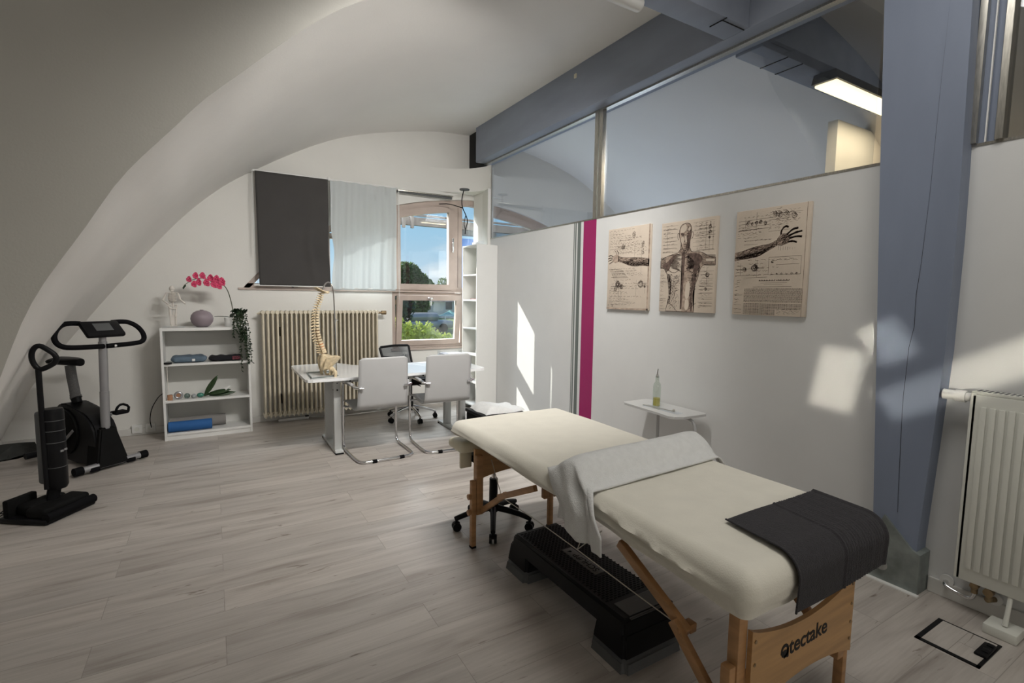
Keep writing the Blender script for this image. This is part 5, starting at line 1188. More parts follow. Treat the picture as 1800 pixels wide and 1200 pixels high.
# ---------------------------------------------------------------- exercise bike
t = thing('exercise_bike', 'black exercise bike with silver post and looped handlebar', 'exercise bike', (-0.74, 5.02, 0), math.radians(36.9))
b = B(); b.cyl((-0.215, 0, 0.042), (0.215, 0, 0.042), 0.026, n=20); st_ = b.build('front_stabiliser', silver, t, local=True)
b = B()
for s in (-1, 1): b.cyl((s * 0.205, 0, 0.042), (s * 0.262, 0, 0.042), 0.032, n=20)
b.build('end_cap', rubber, st_, local=True)
b = B()
for s in (-1, 1): b.box((s * 0.13 - 0.035, -0.030, 0.012), (s * 0.13 + 0.035, 0.02, 0.05), 0.01)
b.build('levelling_foot', rubber, st_, local=True)
b = B(); b.cyl((-0.20, 0.80, 0.04), (0.20, 0.80, 0.04), 0.026, n=16); b.build('rear_stabiliser', black, t, local=True)
prof = [(0.02, 0.02), (0.04, 0.16), (0.055, 0.31), (0.09, 0.37), (0.18, 0.44), (0.32, 0.465), (0.42, 0.50), (0.52, 0.49), (0.62, 0.42), (0.70, 0.30), (0.72, 0.17), (0.66, 0.07), (0.55, 0.03), (0.30, 0.025)]
b = B(); b.prism([(-0.085, y, z) for y, z in prof], (0.17, 0, 0)); 
b.bm.verts.ensure_lookup_table(); bmesh.ops.bevel(b.bm, geom=[e for e in b.bm.edges], offset=0.014, segments=2, affect='EDGES')
b.build('body_shell', black, t, local=True, angle=50)
b = B(); b.prism([(-0.12, -0.03, 0.018), (0.12, -0.03, 0.018), (0.055, 0.02, 0.33), (-0.055, 0.02, 0.33)], (0, 0.16, 0)); bmesh.ops.bevel(b.bm, geom=[e for e in b.bm.edges], offset=0.012, segments=2, affect='EDGES'); b.build('front_fairing', blackm, t, local=True, angle=50)
b = B(); b.cyl((-0.100, 0.45, 0.27), (0.100, 0.45, 0.27), 0.19, n=36); b.build('flywheel_cover', blackm, t, local=True)
b = B(); b.cyl((0, 0.06, 0.30), (0, 0.045, 0.62), 0.032, n=20); b.cyl((0, 0.045, 0.62), (0, 0.03, 1.02), 0.029, n=20); b.cyl((0, 0.03, 1.02), (0, 0.03, 1.085), 0.024, n=16); b.build('front_post', silver, t, local=True)
b = B(); b.cyl((0.0, 0.04, 0.985), (0.06, -0.01, 0.985), 0.010); b.sphere((0.065, -0.012, 0.985), 0.014, n=8); b.build('clamp_lever', chrome, t, local=True)
for s in (-1, 1):
    b = B(); b.tube([(s * 0.01, 0.0, 0.985), (s * 0.20, -0.01, 0.990), (s * 0.285, 0.0, 1.00), (s * 0.315, 0.03, 1.05), (s * 0.29, 0.06, 1.12), (s * 0.23, 0.085, 1.165), (s * 0.17, 0.095, 1.17), (s * 0.11, 0.10, 1.165)], 0.019, n=12, smooth=2); b.build('handlebar', rubber, t, local=True)
b = B(); Mc = Matrix.Translation((0, 0.02, 1.115)) @ Matrix.Rotation(math.radians(42), 4, 'X'); b.box((-0.135, -0.075, -0.02), (0.135, 0.085, 0.02), 0.015, M=Mc); c_ = b.build('console', black, t, local=True)
b = B(); b.box((-0.06, -0.03, 0.0205), (0.06, 0.05, 0.022), M=Mc); b.build('display', dgrey, c_, local=True, smooth=False)
b = B(); b.tube([(0, 0.42, 0.49), (0, 0.45, 0.56)], 0.035, n=14); b.build('post_collar', black, t, local=True)
b = B(); b.tube([(0, 0.44, 0.545), (0, 0.45, 0.60), (0, 0.475, 0.70), (0, 0.49, 0.80)], 0.035, n=16); b.tube([(0, 0.43, 0.53), (0, 0.44, 0.545)], 0.040, n=16); b.build('seat_post_sleeve', mat('grey ribbed sleeve', (0.12, 0.12, 0.12), 0.6, var=0.2, vscale=120), t, local=True)
b = B(); rows = []
for i in range(17):
    u = i / 16; y = 0.34 + 0.30 * u; w = 0.035 + 0.085 * (u ** 0.8) if u < .95 else 0.09
    w = 0.03 + 0.085 * math.sin(min(1, u * 1.15) * PI / 2) - (0.05 * ((u - .85) / .15) ** 2 if u > .85 else 0)
    rows.append([(w * math.cos(a), y, 0.838 + 0.028 * math.sin(a) - (0.006 if math.sin(a) < 0 else 0)) for a in [2 * PI * k / 18 for k in range(18)]])
V = b.grid(rows, closed_v=True); b.bm.faces.new(V[0]); b.bm.faces.new(V[-1]); b.build('saddle', black, t, local=True, angle=70)
for s in (-1, 1):
    b = B(); px_, pz_ = s * 0.10, 0.30; e_ = (s * 0.115, 0.18 if s > 0 else 0.42, 0.40 if s > 0 else 0.19)
    b.tube([(px_, 0.30, 0.295), e_], 0.011, n=8); cr_ = b.build('crank', silver, t, local=True)
    b = B(); b.box((s * 0.175 - 0.055, e_[1] - 0.045, e_[2] - 0.014), (s * 0.175 + 0.055, e_[1] + 0.045, e_[2] + 0.014), 0.012); b.tube([(s * 0.13, e_[1] - 0.03, e_[2]), (s * 0.13, e_[1] - 0.045, e_[2] + 0.05), (s * 0.175, e_[1] - 0.03, e_[2] + 0.075), (s * 0.225, e_[1] - 0.045, e_[2] + 0.05), (s * 0.225, e_[1] - 0.03, e_[2])], 0.010, n=8, smooth=1); b.build('pedal', rubber, cr_, local=True)

# ---------------------------------------------------------------- upright floor washer
t = thing('floor_washer', 'black upright floor washer parked in its charging base', 'floor washer', (-0.82, 4.065, 0), math.radians(55))
b = B(); b.box((-0.17, -0.01, 0.0), (0.17, 0.31, 0.035), 0.012); b.build('charging_base', black, t, local=True)
b = B(); b.box((-0.155, 0.01, 0.03), (0.155, 0.145, 0.095), 0.022, seg=3); b.box((-0.12, 0.14, 0.03), (0.12, 0.24, 0.10), 0.02, seg=3); b.box((-0.16, 0.24, 0.03), (0.02, 0.28, 0.14), 0.01); hd = b.build('brush_head', blackm, t, local=True)
b = B(); b.cyl((-0.16, -0.002, 0.045), (0.16, -0.002, 0.045), 0.028, n=20); b.build('brush_roller', rubber, hd, local=True)
b = B(); b.cyl((0.02, 0.14, 0.08), (0.03, 0.13, 0.17), 0.035, n=16); b.build('swivel_joint', black, t, local=True)
def cylY(x, y): return (x, y)
b = B(); b.lathe([(0, 0.16), (0.048, 0.16), (0.056, 0.18), (0.056, 0.655), (0.050, 0.675), (0, 0.68)], (0.035, 0.115, 0), 32); bd_ = b.build('tank_body', black, t, local=True, angle=50)
b = B(); b.box((-0.010, 0.135, 0.19), (0.075, 0.205, 0.66), 0.02, seg=3); b.build('rear_housing', dgrey, bd_, local=True)
b = B()
for z in (0.60, 0.535, 0.46, 0.30): b.lathe([(0.0565, z), (0.0575, z + 0.002), (0.0565, z + 0.004)], (0.035, 0.115, 0), 32)
b.build('trim_ring', dgrey, bd_, local=True)
b = B(); b.box((0.015, 0.056, 0.40), (0.035, 0.060, 0.412)); b.box((0.041, 0.057, 0.404), (0.06, 0.0615, 0.416)); b.build('latch_mark', silver, bd_, local=True)
b = B(); b.cyl((-0.020, 0.128, 0.17), (-0.022, 0.128, 0.93), 0.0155, n=14); b.build('pole', black, t, local=True)
b = B(); b.tube([(-0.935, 4.12, 0.925), (-0.965, 4.12, 0.985), (-0.962, 4.12, 1.05), (-0.93, 4.12, 1.085), (-0.89, 4.12, 1.055), (-0.850, 4.12, 1.015), (-0.850, 4.12, 0.975), (-0.89, 4.12, 0.945)], 0.0155, n=12, closed=True, smooth=2); b.build('loop_handle', black, t)
b = B(); b.tube([(-1.10, 4.24, 0.02), (-1.14, 4.24, 0.006), (-1.17, 4.20, 0.03), (-1.16, 4.26, 0.045), (-1.20, 4.27, 0.01), (-1.22, 4.20, 0.006), (-1.18, 4.17, 0.02), (-1.15, 4.22, 0.03), (-1.25, 4.25, 0.006), (-1.6, 4.3, 0.006)], 0.0035, n=6, smooth=2); tag(b.build('cable', black), 'tangled black cable at the left of the floor washer base', 'cable')

# ---------------------------------------------------------------- side table, bottle
t = thing('side_table', 'small white side table on thin curved tube legs by the partition', 'side table', (2.8, 2.5, 0))
b = B(); tp_ = [(2.715, 2.83), (2.945, 2.83), (2.965, 2.81), (2.955, 2.27), (2.93, 2.245), (2.72, 2.26), (2.665, 2.29), (2.645, 2.33), (2.665, 2.45), (2.69, 2.80)]
b.prism([(x, y, 0.604) for x, y in tp_], (0, 0, 0.016)); b.build('table_top', mat('light grey table top', (0.52, 0.52, 0.51), 0.35), t, smooth=False)
lgm = mat('pale grey tube', (0.42, 0.42, 0.42), 0.4, 0.2)
for pts in ([(2.80, 2.56, 0.604), (2.80, 2.56, 0.30), (2.80, 2.56, 0.02)], [(2.80, 2.38, 0.597), (2.81, 2.30, 0.595), (2.82, 2.255, 0.57), (2.82, 2.24, 0.50), (2.82, 2.24, 0.30), (2.82, 2.24, 0.02)]):
    b = B(); b.tube(pts, 0.011, n=10, smooth=1); b.build('leg', lgm, t)
b = B(); b.tube([(2.66, 2.24, 0.014), (2.93, 2.24, 0.014), (2.93, 2.56, 0.014), (2.66, 2.56, 0.014)], 0.012, n=10); b.build('floor_frame', lgm, t)
t = thing('oil_bottle', 'tall glass oil bottle with pourer, a little yellow oil inside', 'bottle', (2.82, 2.60, 0.62))
c = (2.82, 2.60, 0.6205)
b = B(); b.lathe([(0, 0), (0.027, 0.0), (0.029, 0.004), (0.029, 0.145), (0.026, 0.165), (0.014, 0.185), (0.013, 0.215), (0.015, 0.218), (0.015, 0.224)], c, 28); b.build('glass_body', bottleglass, t)
b = B(); b.lathe([(0, 0.004), (0.025, 0.004), (0.025, 0.062), (0, 0.062)], c, 24); b.build('oil', oilm, t)
b = B(); b.cyl((2.82, 2.60, 0.835), (2.82, 2.60, 0.858), 0.010, n=14); b.tube([(2.82, 2.60, 0.855), (2.82, 2.60, 0.875), (2.823, 2.598, 0.900)], [0.006, 0.005, 0.004], n=10); b.build('pourer', chrome, t)
tag(B().box((2.735, 2.33, 0.6205), (2.80, 2.66, 0.6235), 0.001).build('glass_tray', clearm), 'flat clear tray lying on the side table beside the bottle', 'tray')
t = thing('spoon', 'thin metal spoon with a round knob lying on the clear tray', 'spoon', (2.76, 2.5, 0.624))
b = B(); b.tube([(2.745, 2.66, 0.627), (2.76, 2.50, 0.627), (2.775, 2.40, 0.627)], 0.003, n=6); b.build('handle', steel, t)
b = B(); b.sphere((2.78, 2.40, 0.632), 0.010, n=12); b.build('knob', steel, t)

# ---------------------------------------------------------------- canvases
def canvas(y0, y1, z0, z1, label):
    """y0 = left edge in the photo (far), y1 = right edge (near)"""
    t = thing('canvas_print', label, 'wall picture', (PX, (y0 + y1) / 2, z0), group='anatomical canvas triptych')
    b = B(); b.box((PX - 0.024, y1, z0), (PX - 0.001, y0, z1), 0.002); b.build('canvas', canvasm, t, angle=30)
    W, H_ = y0 - y1, z1 - z0; rnd = random.Random(int(y0 * 100))
    xf = PX - 0.0245; ink = B(); wash = B(); washD = B()
    P = lambda u, v: Vector((xf, y0 - u * W, z0 + v * H_))
    def line(b, pts, w=0.0016, close=False):
        pts = [(min(0.994, max(0.006, a_)), min(0.995, max(0.004, c_))) for a_, c_ in pts]
        """flat brush line in canvas coordinates"""
        q = [P(*p) for p in pts]; 
        if close: q.append(q[0])
        rows = []
        for i, p in enumerate(q):
            d = q[min(i + 1, len(q) - 1)] - q[max(i - 1, 0)]; d.normalize(); n_ = Vector((0, -d.z, d.y)) * w * 0.5 * (rnd.uniform(0.7, 1.3))
            rows.append([p - n_ - Vector((0.0006, 0, 0)), p + n_ - Vector((0.0006, 0, 0))])
        if len(rows) > 1: b.grid(rows)
    def cur(pts, n=24): return [(p.x, p.y) for p in catmull([(a, c_, 0) for a, c_ in pts], n)]
    def poly(b, pts, lift=0.0003):
        vs_ = [b.bm.verts.new(P(*p) - Vector((lift, 0, 0))) for p in pts]; f = b.bm.faces.new(vs_); bmesh.ops.triangulate(b.bm, faces=[f])
    def inside(p, pl):
        c_ = False; j = len(pl) - 1
        for i in range(len(pl)):
            if (pl[i][1] > p[1]) != (pl[j][1] > p[1]) and p[0] < (pl[j][0] - pl[i][0]) * (p[1] - pl[i][1]) / (pl[j][1] - pl[i][1] + 1e-12) + pl[i][0]: c_ = not c_
            j = i
        return c_
    def hatch(pl, n, ang, L0=0.05, w=0.0010, curl=0.3):
        us = [p[0] for p in pl]; vs_ = [p[1] for p in pl]; k = 0; tries = 0
        while k < n and tries < n * 12:
            tries += 1; p = (rnd.uniform(min(us), max(us)), rnd.uniform(min(vs_), max(vs_)))
            if not inside(p, pl): continue
            a = ang + rnd.gauss(0, 0.3); l_ = L0 * rnd.uniform(0.5, 1.3); q = [p]
            for s_ in range(4):
                a += rnd.uniform(-curl, curl); nx_ = (q[-1][0] + math.cos(a) * l_ / 4, q[-1][1] + math.sin(a) * l_ / 4 * W / H_)
                if not inside(nx_, pl): break
                q.append(nx_)
            if len(q) > 2: line(ink, q, w * rnd.uniform(0.6, 1.5)); k += 1
    def scribble(u0, u1, v, h=0.012, w=0.0012, dens=60, gap=0.15):
        u = u0
        while u < u1:
            L0 = rnd.uniform(0.03, 0.09); q = []; n_ = int(L0 * dens)
            for i in range(max(3, n_)): q.append((u + L0 * i / max(3, n_), v + rnd.uniform(-h, h) * 0.5))
            if u + L0 < u1: line(ink, q, w)
            u += L0 + rnd.uniform(0.008, 0.03)
    def writing(u0, u1, v0, v1, step=0.034, w=0.0015):
        v = v1
        while v > v0:
            a = rnd.uniform(u0, u0 + 0.3 * (u1 - u0)); scribble(a, rnd.uniform(a + 0.1, u1), v, 0.013, w, 70); v -= step * rnd.uniform(0.7, 1.3)
            if rnd.random() < 0.5: rule(a, v, min(u1, a + rnd.uniform(.15, .5)), v + rnd.uniform(-.004, .004))
    def rule(u0, v0, u1, v1, w=0.0012): line(ink, [(u0, v0), (u1, v1)], w)
    def knot(u, v, r, n=14, w=0.0012):
        for _ in range(n):
            a = rnd.random() * 6.28; rr = r * rnd.uniform(.2, 1); line(ink, [(u + rr * math.cos(a + q * .8) * rnd.uniform(.5, 1), v + rr * math.sin(a + q * .8) * W / H_ * rnd.uniform(.5, 1)) for q in range(4)], w)
    canvas.writing = writing
    return t, ink, wash, washD, line, cur, poly, hatch, scribble, rule, knot, P
def finish(t, ink, wash, washD):
    cv = t.children[0]
    if len(wash.bm.verts): wash.build('shading', washm, cv, smooth=False, recalc=False)
    if len(washD.bm.verts): washD.build('dark_shading', washd, cv, smooth=False, recalc=False)
    ink.build('ink_drawing', inkm, cv, smooth=False, recalc=False)
def arm(line, cur, poly, hatch, wash, washD, ink, pts_top, pts_bot, band=True):
    tp, bt = cur(pts_top), cur(pts_bot); pl = tp + bt[::-1]
    poly(wash, pl); line(ink, tp, 0.0022); line(ink, bt, 0.0026); hatch(pl, 150, math.atan2(tp[-1][1] - tp[0][1], tp[-1][0] - tp[0][0]), 0.12, 0.0013, 0.15)
    low = [(lerp(a[0], b_[0], 0.55), lerp(a[1], b_[1], 0.55)) for a, b_ in zip(tp, bt)] + bt[::-1]
    hatch(low, 130, 0.1, 0.08, 0.0017, 0.2)
    return pl
# left canvas: forearm and open hand reaching left
C = canvas(3.360, 2.874, 1.322, 2.005, 'left canvas of the anatomical triptych, open hand and forearm'); t, ink, wash, washD, line, cur, poly, hatch, scribble, rule, knot, P = C
canvas.writing(0.03, 0.92, 0.70, 0.97); canvas.writing(0.05, 0.92, 0.05, 0.50)
poly(wash, [(0.0, 0), (1, 0), (1, 0.02), (0.0, 0.02)]); poly(wash, [(0.97, 0), (1, 0), (1, 1), (0.97, 1)])
arm(line, cur, poly, hatch, wash, washD, ink, [(0.27, 0.655), (0.38, 0.64), (0.55, 0.63), (0.72, 0.625), (0.86, 0.615), (1.0, 0.60)], [(0.26, 0.595), (0.38, 0.575), (0.55, 0.535), (0.70, 0.525), (0.86, 0.525), (1.0, 0.515)])
poly(wash, [(0.12, 0.60), (0.20, 0.575), (0.28, 0.59), (0.29, 0.66), (0.22, 0.685), (0.13, 0.66)])
for q in ([(0.14, 0.655), (0.08, 0.675), (0.02, 0.668)], [(0.12, 0.64), (0.06, 0.645), (0.01, 0.635)], [(0.12, 0.62), (0.06, 0.615), (0.015, 0.605)], [(0.14, 0.60), (0.09, 0.585), (0.04, 0.57)], [(0.22, 0.685), (0.20, 0.715), (0.17, 0.735)], [(0.26, 0.67), (0.27, 0.70), (0.23, 0.73)]): line(ink, cur(q, 8), 0.0058 if q[0][0] < .2 else .004)
for q in ([(0.14, 0.655), (0.08, 0.675), (0.02, 0.668)], [(0.12, 0.64), (0.06, 0.645), (0.01, 0.635)], [(0.12, 0.62), (0.06, 0.615), (0.015, 0.605)]): line(wash, cur(q, 8), 0.003)
for k in range(5): scribble(0.05, 0.38, 0.95 - k * 0.032, 0.014)
knot(0.63, 0.90, 0.07, 16); 
for k in range(9): scribble(rnd.uniform(0.05, 0.45), rnd.uniform(0.6, 0.93), 0.86 - k * 0.022, 0.01)
knot(0.38, 0.765, 0.06, 18, 0.0014); rule(0.25, 0.765, 0.55, 0.765); rule(0.82, 0.80, 0.82, 0.40); rule(0.66, 0.78, 0.66, 0.42)
for v in (0.80, 0.76, 0.72, 0.68): knot(0.85, v, 0.035, 8); scribble(0.72, 0.96, v - 0.02)
for k in range(7): rule(0.04 + 0.02 * k, 0.50 - k * 0.018, 0.35 + 0.03 * k, 0.498 - k * 0.018)
scribble(0.42, 0.85, 0.44, 0.022, 0.0011); scribble(0.45, 0.9, 0.42, 0.02); scribble(0.5, 0.75, 0.475, 0.02, 0.001)
knot(0.27, 0.31, 0.085, 40, 0.0014); knot(0.37, 0.28, 0.06, 26, 0.0013); knot(0.22, 0.25, 0.05, 14); rule(0.12, 0.29, 0.5, 0.29); rule(0.3, 0.36, 0.3, 0.12); rule(0.36, 0.34, 0.36, 0.14)
knot(0.82, 0.31, 0.09, 24, 0.0012); knot(0.92, 0.29, 0.05, 18, 0.0012); rule(0.68, 0.32, 0.98, 0.32); rule(0.72, 0.36, 0.72, 0.16); rule(0.92, 0.36, 0.92, 0.2)
for k in range(9): scribble(0.06, rnd.uniform(0.35, 0.6), 0.235 - k * 0.02, 0.008)
scribble(0.50, 0.78, 0.085, 0.022, 0.0013); knot(0.05, 0.05, 0.03, 5); knot(0.14, 0.045, 0.03, 5)
finish(t, ink, wash, washD)
# right canvas: long arm and hand reaching up right, text block
C = canvas(2.118, 1.640, 1.322, 1.990, 'right canvas of the anatomical triptych, raised arm above a text block'); t, ink, wash, washD, line, cur, poly, hatch, scribble, rule, knot, P = C
canvas.writing(0.02, 0.6, 0.68, 0.93); canvas.writing(0.45, 0.93, 0.80, 0.98, 0.025); canvas.writing(0.02, 0.14, 0.02, 0.50); canvas.writing(0.15, 0.9, 0.38, 0.52)
arm(line, cur, poly, hatch, wash, washD, ink, [(0.0, 0.60), (0.12, 0.615), (0.25, 0.64), (0.38, 0.655), (0.50, 0.665), (0.60, 0.695)], [(0.0, 0.525), (0.12, 0.535), (0.25, 0.545), (0.36, 0.56), (0.50, 0.61), (0.60, 0.645)])
hp = [(0.58, 0.65), (0.60, 0.705), (0.65, 0.745), (0.73, 0.74), (0.76, 0.70), (0.74, 0.66), (0.66, 0.64)]; poly(wash, hp); line(ink, hp, 0.0022, True); hatch(hp, 60, 0.6, 0.08, 0.0016)
fingers = ([(0.64, 0.74), (0.655, 0.785), (0.70, 0.81), (0.735, 0.80)], [(0.72, 0.735), (0.79, 0.775), (0.86, 0.785)], [(0.74, 0.72), (0.83, 0.745), (0.91, 0.755)], [(0.75, 0.70), (0.84, 0.71), (0.91, 0.705)], [(0.74, 0.67), (0.80, 0.672), (0.85, 0.66)])
for q in fingers: line(ink, cur(q, 8), 0.0105)
for q in fingers: line(wash, [(a, c_ + 0.002) for a, c_ in cur(q, 8)], 0.006)
for q in fingers: line(ink, [(a, c_ - 0.006) for a, c_ in cur(q, 8)], 0.0022)
for k in range(9): scribble(rnd.uniform(0.45, 0.6), rnd.uniform(0.75, 0.97), 0.955 - k * 0.018, 0.015, 0.0009)
for u, v in ((0.55, 0.93), (0.62, 0.92), (0.70, 0.925), (0.80, 0.90)): knot(u, v, 0.05, 14, 0.0012)
for k in range(4): rule(0.04, 0.90 - k * 0.03, 0.5, 0.905 - k * 0.03)
for u in (0.18, 0.24, 0.30, 0.36, 0.42): knot(u, 0.868 + rnd.uniform(-.01, .01), 0.04, 12, 0.0013)
rule(0.30, 0.97, 0.30, 0.80); rule(0.14, 0.92, 0.14, 0.82)
for k in range(5): scribble(0.03, rnd.uniform(0.25, 0.5), 0.83 - k * 0.022, 0.009)
knot(0.16, 0.44, 0.05, 14, 0.0012); knot(0.30, 0.45, 0.07, 30, 0.0015); rule(0.02, 0.44, 0.44, 0.44); rule(0.02, 0.38, 0.40, 0.38); rule(0.34, 0.52, 0.34, 0.36); rule(0.1, 0.50, 0.1, 0.38)
rule(0.50, 0.54, 0.92, 0.54); rule(0.50, 0.54, 0.50, 0.38); rule(0.92, 0.54, 0.92, 0.38); rule(0.5, 0.38, 0.92, 0.38); rule(0.6, 0.47, 0.9, 0.47)
for k in range(6): knot(0.55 + k * 0.065, 0.385, 0.02, 6)
knot(0.55, 0.50, 0.03, 8); scribble(0.55, 0.9, 0.51); 
for k in range(8): rule(0.62 + k * 0.03, 0.64 - 0.004 * k, 0.62 + k * 0.03, 0.61 - rnd.uniform(0, .02))
for k in range(34): line(ink, [(0.38 + k * 0.0118 - (0 if k < 19 else -0.012), 0.322), (0.385 + k * 0.0118 - (0 if k < 19 else -0.012), 0.334 - 0.004 * (k % 3))], 0.0042)
rule(0.40, 0.305, 0.76, 0.305, 0.0012); rule(0.45, 0.29, 0.70, 0.29, 0.0009); rule(0.30, 0.268, 0.82, 0.268, 0.0016)
for k in range(11):
    u = 0.17
    while u < 0.95: l_ = 0.008 + 0.02 * ((k * 7 + int(u * 97)) % 5) / 4; line(ink, [(u, 0.248 - k * 0.0118), (min(0.955, u + l_), 0.248 - k * 0.0118)], 0.0026); u += l_ + 0.006
for k in range(10):
    u = 0.17
    while u < (0.60 if k > 4 else 0.95): l_ = 0.008 + 0.02 * ((k * 5 + int(u * 89)) % 5) / 4; line(ink, [(u, 0.108 - k * 0.0108), (u + l_, 0.108 - k * 0.0108)], 0.0026); u += l_ + 0.006
for k in range(5): scribble(0.64, 0.96, 0.065 - k * 0.011, 0.016, 0.0010)
for v in (0.30, 0.20, 0.15, 0.115): scribble(0.02, 0.14, v, 0.01)
poly(wash, [(0.955, 0), (0.962, 0), (0.962, 1), (0.955, 1)]); 
finish(t, ink, wash, washD)
# middle canvas: head and torso
C = canvas(2.758, 2.262, 1.322, 1.988, 'middle canvas of the anatomical triptych, bald head and muscled torso'); t, ink, wash, washD, line, cur, poly, hatch, scribble, rule, knot, P = C
canvas.writing(0.03, 0.30, 0.66, 0.96); canvas.writing(0.62, 0.97, 0.66, 0.95); canvas.writing(0.72, 0.97, 0.05, 0.48); canvas.writing(0.01, 0.13, 0.05, 0.46)
torso = cur([(0.0, 0.575), (0.06, 0.60), (0.14, 0.625), (0.24, 0.64), (0.33, 0.655), (0.375, 0.69)], 20) + cur([(0.545, 0.70), (0.59, 0.655), (0.68, 0.65), (0.78, 0.635), (0.88, 0.595), (1.0, 0.58)], 20) + cur([(1.0, 0.50), (0.90, 0.505), (0.80, 0.505), (0.745, 0.46), (0.71, 0.37), (0.66, 0.28), (0.635, 0.20), (0.645, 0.10), (0.665, 0.0)], 26) + cur([(0.13, 0.0), (0.165, 0.09), (0.185, 0.18), (0.18, 0.28), (0.15, 0.38), (0.12, 0.455), (0.07, 0.49), (0.0, 0.495)], 26)
half = [p for p in torso if p[0] > 0.44]
hi = max(range(len(torso)), key=lambda i: 0)
poly(wash, [(0.44, 0.66)] + [p for p in torso[20:] if p[0] > 0.44] + [(0.44, 0.0)])
def light(pts):
    poly(LB, pts, 0.0007)
LB = B()
light(cur([(0.50, 0.30), (0.55, 0.34), (0.58, 0.28), (0.56, 0.16), (0.50, 0.16), (0.50, 0.30)], 12)); light(cur([(0.50, 0.13), (0.55, 0.14), (0.57, 0.08), (0.54, 0.03), (0.50, 0.04), (0.50, 0.13)], 12)); light(cur([(0.84, 0.57), (0.97, 0.562), (0.97, 0.54), (0.84, 0.545), (0.84, 0.57)], 8))
poly(wash, [(0.006, 0.57), (0.14, 0.618), (0.24, 0.638), (0.33, 0.65), (0.30, 0.60), (0.22, 0.56), (0.16, 0.50), (0.006, 0.50)])
head = cur([(0.385, 0.755), (0.355, 0.82), (0.345, 0.885), (0.365, 0.935), (0.41, 0.962), (0.47, 0.968), (0.53, 0.955), (0.562, 0.915), (0.568, 0.86), (0.555, 0.80), (0.53, 0.735), (0.49, 0.685), (0.45, 0.675), (0.415, 0.70), (0.385, 0.755)], 44)
neck = [(0.385, 0.755), (0.38, 0.69), (0.34, 0.655), (0.44, 0.60), (0.58, 0.655), (0.545, 0.70), (0.545, 0.77), (0.49, 0.69), (0.43, 0.69)]
poly(wash, neck, 0.0004); poly(wash, head, 0.0005)
light(cur([(0.365, 0.87), (0.37, 0.92), (0.41, 0.95), (0.46, 0.955), (0.48, 0.91), (0.44, 0.875), (0.365, 0.87)], 16)); light([(0.462, 0.76), (0.450, 0.83), (0.478, 0.835), (0.492, 0.765)]); light(cur([(0.385, 0.77), (0.38, 0.815), (0.42, 0.825), (0.435, 0.78), (0.41, 0.74), (0.385, 0.77)], 10)); light(cur([(0.50, 0.90), (0.53, 0.93), (0.55, 0.90), (0.52, 0.88), (0.50, 0.90)], 8))
LB.build('highlight', canvasm, t.children[0], smooth=False, recalc=False)
poly(washD, cur([(0.48, 0.83), (0.55, 0.865), (0.56, 0.81), (0.53, 0.74), (0.49, 0.69), (0.47, 0.72), (0.505, 0.77), (0.48, 0.83)], 18), 0.0009); poly(washD, [(0.375, 0.845), (0.44, 0.838), (0.445, 0.858), (0.38, 0.868)], 0.0009)
poly(washD, [(0.405, 0.655), (0.425, 0.40), (0.42, 0.16), (0.41, 0.03), (0.44, 0.03), (0.45, 0.16), (0.462, 0.40), (0.47, 0.655)], 0.0009)
poly(washD, cur([(0.50, 0.64), (0.60, 0.64), (0.72, 0.625), (0.78, 0.57), (0.72, 0.50), (0.68, 0.42), (0.62, 0.44), (0.64, 0.54), (0.56, 0.60), (0.50, 0.64)], 24), 0.0009); poly(washD, cur([(0.63, 0.40), (0.69, 0.36), (0.635, 0.25), (0.61, 0.12), (0.63, 0.02), (0.60, 0.02), (0.585, 0.12), (0.61, 0.27), (0.63, 0.40)], 20), 0.0009)
poly(washD, cur([(0.05, 0.53), (0.14, 0.56), (0.22, 0.61), (0.30, 0.625), (0.22, 0.55), (0.17, 0.46), (0.13, 0.48), (0.05, 0.50), (0.05, 0.53)], 20), 0.0009)
line(ink, torso, 0.0036, True); line(ink, head, 0.0036, True); hatch([(0.19, 0.40), (0.39, 0.42), (0.40, 0.03), (0.18, 0.02), (0.21, 0.2)], 90, 1.3, 0.05, 0.0015, 0.5); hatch([(0.14, 0.44), (0.21, 0.42), (0.24, 0.25), (0.21, 0.10), (0.16, 0.05), (0.19, 0.2)], 90, 1.4, 0.06, 0.0022, 0.3); line(ink, neck[:3], 0.003); line(ink, neck[4:7], 0.003)
